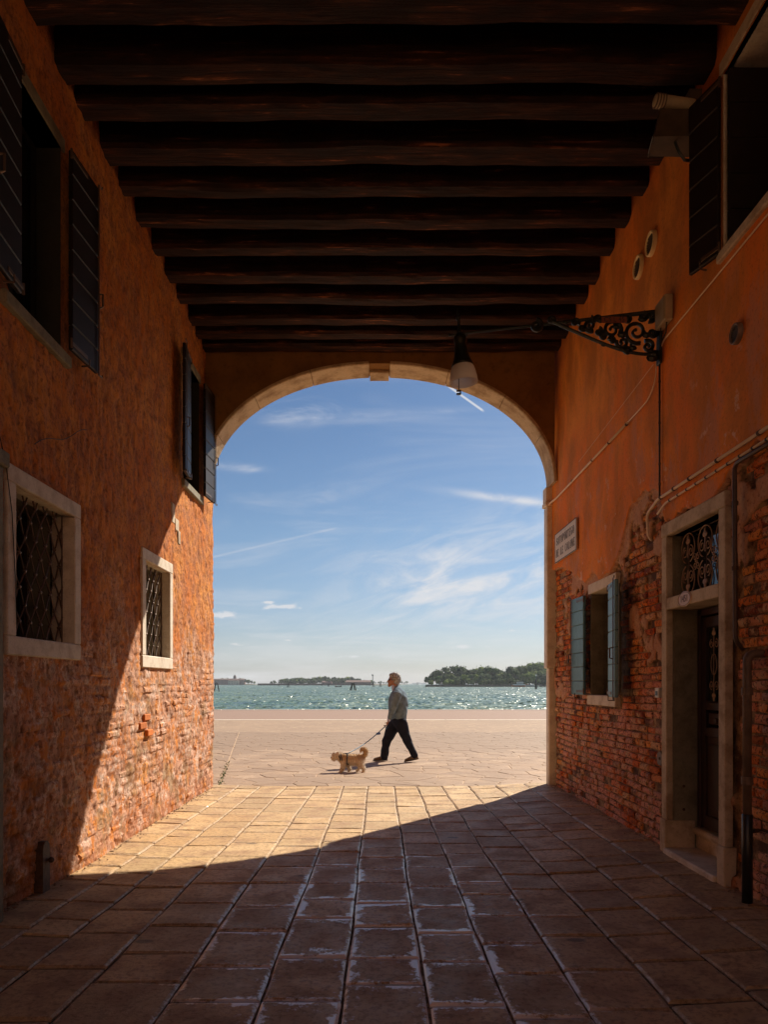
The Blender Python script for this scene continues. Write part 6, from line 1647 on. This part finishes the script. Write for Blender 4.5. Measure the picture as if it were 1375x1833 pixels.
# shoes
def shoe(toe, heel, dy, pitch, nm='shoe'):
    t = Vector(toe); h = Vector(heel); ax = (t - h); b = MB(O); n = ax.length; u = ax.normalized(); up = Vector((0, 1, 0)).cross(u); up = up if up.z > 0 else -up
    P = lambda s, z, y=0: tuple(h + u * n * s + up * z + Vector((0, y, 0)))
    loft(b, [P(.12, .045), P(.35, .052), P(.62, .042), P(.88, .030)], [(.042, .036), (.046, .040), (.036, .046), (.026, .036)]); loft(b, [P(.16, .06), P(.20, .10)], [(.044, .040), (.040, .038)])
    s = fuse(nm, b, 'brown_shoe', MAN, .008, 2)
    q = MB(O); N = 14; ring = []
    for i in range(N):
        a = 2 * math.pi * i / N; c, w_ = math.cos(a), math.sin(a); ring.append((.5 + .5 * c, w_ * (.040 + .008 * c)))
    q.add([P(s_, .0, y_) for s_, y_ in ring] + [P(s_, .022, y_ * 1.03) for s_, y_ in ring], [tuple(range(N)), tuple(range(2 * N - 1, N - 1, -1))] + [(i, (i + 1) % N, N + (i + 1) % N, N + i)[::-1] for i in range(N)])
    q.build('sole', 'shoe_sole', s)
shoe((at(667.5, MY), MY + .10, .004), (at(694.5, MY), MY + .10, .010), 0, 0)
shoe((at(723.5, MY), MY - .09, .002), (at(749.5, MY), MY - .09, .055), 0, 0)
# hair: cap plus locks
b = MB(O); loft(b, [(hx + .030, MY, hz + .050), (hx + .050, MY, hz + .005), (hx + .062, MY, hz - .065)], [(.106, .092), (.100, .094), (.058, .078)])
loft(b, [(hx - .045, MY, hz + .084), (hx + .02, MY, hz + .092)], [(.044, .062), (.058, .078)])
for s in (-1, 1): loft(b, [(hx + .0, MY + s * .066, hz + .055), (hx + .02, MY + s * .070, hz + .015)], [(.050, .022), (.030, .020)])
hr = random.Random(4)
for i in range(210):
    a = hr.uniform(-2.3, 2.3); e = hr.uniform(-.7, 1.4)
    v = Vector((math.cos(a) * math.cos(e), math.sin(a) * math.cos(e), math.sin(e)))
    p = Vector((hx + .036 + v.x * .100, MY + v.y * .086, hz + .020 + v.z * .105))
    if p.x < hx - .03 and p.z < hz + .07: continue
    q = p + (v * .3 + Vector((hr.uniform(-.3, .6), hr.uniform(-.3, .3), hr.uniform(-1.0, .2)))).normalized() * hr.uniform(.015, .042)
    b.tube([p - v * .01, p, q], [.012, .010, .002], 6)
fuse('hair', b, 'grey_hair', MAN, .0060, 1)
b = MB(O)
for s in (-1, 1):
    b.box((hx - .101, MY + s * .012, hz - .020), (hx - .090, MY + s * .062, hz + .010), .003); b.tube([(hx - .094, MY + s * .066, hz + .004), (hx - .02, MY + s * .086, hz + .008), (hx + .002, MY + s * .086, hz + .000)], .004, 5)
b.tube([(hx - .098, MY - .012, hz + .002), (hx - .098, MY + .012, hz + .002)], .003, 5); b.build('sunglasses', 'sunglass', MAN)

# dog
DY = 12.35
dogp = lambda px, py, dy=0.0: (at(px, DY), DY + dy, zat(py, DY))
DOG = thing('dog', 'small shaggy tan dog with a curled tail and dark harness walking on a leash', 'dog', (DOGX, DY, 0)); O2 = DOG.location
b = MB(O2)
loft(b, [dogp(614.5, 1358.5), dogp(621, 1359.8), dogp(630, 1360), dogp(640, 1359.2), dogp(646.5, 1358)], [(.082, .074), (.098, .086), (.094, .086), (.088, .082), (.076, .072)], 18)
loft(b, [dogp(616, 1357.5), dogp(609, 1354.5)], [(.082, .070), (.070, .064)])
loft(b, [dogp(606, 1352.5), dogp(600.5, 1352.2)], [(.068, .066), (.068, .066)], 16)          # head
loft(b, [dogp(598.5, 1355.5), dogp(595.4, 1356.8)], [(.046, .042), (.032, .030)], 12)        # muzzle
loft(b, [dogp(598, 1359.5), dogp(597, 1362)], [(.022, .024), (.010, .012)], 8)         # beard
for s in (-1, 1): loft(b, [dogp(604.5, 1346.4, s * .046), dogp(606.5, 1350.5, s * .070)], [(.026, .014), (.016, .010)], 8)  # ears
def leg(pts, rs): loft(b, pts, [(r, r * .9) for r in rs], 12)
leg([dogp(615.5, 1364, -.055), dogp(613.0, 1373, -.058), dogp(611.2, 1380.2, -.058), dogp(608.6, 1382.2, -.058)], [.052, .034, .026, .022])
leg([dogp(620, 1364, .055), dogp(624, 1373, .058), dogp(626, 1379.2, .058), dogp(624.2, 1381.0, .058)], [.050, .032, .024, .021])
leg([dogp(646, 1361.5, -.055), dogp(647, 1369, -.058), dogp(651.8, 1375, -.058), dogp(650.2, 1382, -.058), dogp(647.0, 1383.8, -.058)], [.070, .050, .028, .023, .021])
leg([dogp(643, 1361.5, .055), dogp(641, 1369, .058), dogp(644.0, 1373.5, .058), dogp(641.5, 1378, .058), dogp(638.6, 1379.6, .058)], [.066, .042, .026, .022, .019])
tl_ = [dogp(648.5, 1356), dogp(653.8, 1351), dogp(655, 1345), dogp(652, 1340.5), dogp(647.6, 1340.8), dogp(645.8, 1345)]
loft(b, tl_, [(.024, .024), (.036, .032), (.040, .034), (.040, .034), (.034, .030), (.018, .018)], 12)
def fur(co, nr):
    w = (fbm(co[:, 0] * 42 + co[:, 2] * 10, co[:, 2] * 26 + co[:, 1] * 50, 3, 3) - .5) * .020; return co + nr * w[:, None] - np.array([0, 0, 1]) * np.abs(w)[:, None] * .5
dbody = fuse('body', b, 'dog_fur', DOG, .0065, 2, fur)
# loose tufts
me = dbody.data; n = len(me.polygons); q = MB(); dr = random.Random(8)
for i in range(5200):
    p = me.polygons[dr.randrange(n)]; c = p.center; N_ = p.normal
    d = (N_ * .55 + Vector((.35, 0, -.6)) + Vector((dr.uniform(-.4, .4), dr.uniform(-.4, .4), dr.uniform(-.3, .3)))).normalized(); L = dr.uniform(.016, .042); s = d.orthogonal().normalized() * .0022
    q.add([c - s, c + s, c + d * L], [(0, 1, 2)])
tag(q.build('coat', 'dog_fur', DOG), kind='stuff')
q = MB(O2); q.ball(dogp(592.8, 1356.4), .015, 8); q.build('nose', 'dog_nose', DOG)
for s in (-1, 1): q = MB(O2); q.ball(dogp(597.4, 1352.6, s * .052), .011, 8); q.build('eye', 'dog_nose', DOG)
q = MB(O2)
def band(cx, cz, ra, rb, tilt, w=.010):
    c = Vector(dogp(cx, cz)); P = []
    for i in range(24):
        a = 2 * math.pi * i / 24; v = Vector((math.sin(R(tilt)) * math.cos(a) * ra, math.sin(a) * rb, math.cos(R(tilt)) * math.cos(a) * ra)); P.append(c + v)
    q.tube(P, w, 6, closed=True)
band(608.2, 1355.0, .082, .074, -18, .010); band(612, 1356.5, .084, .078, -14, .008); band(621.5, 1359.8, .108, .096, 4, .009)
q.tube([dogp(609, 1348.0, 0), dogp(616, 1349.2, 0), dogp(622, 1348.6, 0)], .010, 6); q.tube([dogp(621.5, 1366, -.085), dogp(625, 1368, -.085)], .010, 6)
q.build('harness', 'harness', DOG)
# leash
a = Vector(mp(689.5, 1298.5, -.245)); c = Vector(dogp(622, 1349.2)); LS = thing('leash', 'blue leash stretched from the man to the dog', 'leash', tuple(a)); P = []
for i in range(15):
    t = i / 14; p = a.lerp(c, t); p.z -= math.sin(math.pi * t) * .045; P.append(p)
q = MB(a); q.tube([Vector(mp(690.5, 1297, -.27)), Vector(mp(688.5, 1300, -.27))] + P, .0085, 6); q.tube([Vector(mp(691.5, 1296.5, -.21)), Vector(mp(694, 1300, -.22)), Vector(mp(692, 1303.5, -.24)), Vector(mp(689.5, 1300.5, -.25))], .007, 6); q.build('strap', 'leash_blue', LS, True)
p = a.lerp(c, .20); q = MB(a); q.lathe([(0, -.04), (.020, -.038), (.022, 0), (.020, .038), (0, .04)], p + Vector((0.0, 0, -.045)), 10, (1, 0, .1)); q.build('bag_holder', 'bag_blue', LS, True)

# thin sea haze, one even closed box round everything
HZ = MB().box((-5200, -60, -3.5), (5200, 5600, 60)).build('haze', 'room_dark'); tag(HZ, kind='stuff')
hm = bpy.data.materials.new('sea_haze'); hm.use_nodes = True; hm.node_tree.nodes.clear()
_o = hm.node_tree.nodes.new('ShaderNodeOutputMaterial'); _v = hm.node_tree.nodes.new('ShaderNodeVolumePrincipled')
_v.inputs['Color'].default_value = (0.86, 0.92, 1.0, 1); _v.inputs['Density'].default_value = HAZE; _v.inputs['Anisotropy'].default_value = 0.3
hm.node_tree.links.new(_v.outputs[0], _o.inputs['Volume']); HZ.data.materials.clear(); HZ.data.materials.append(hm)
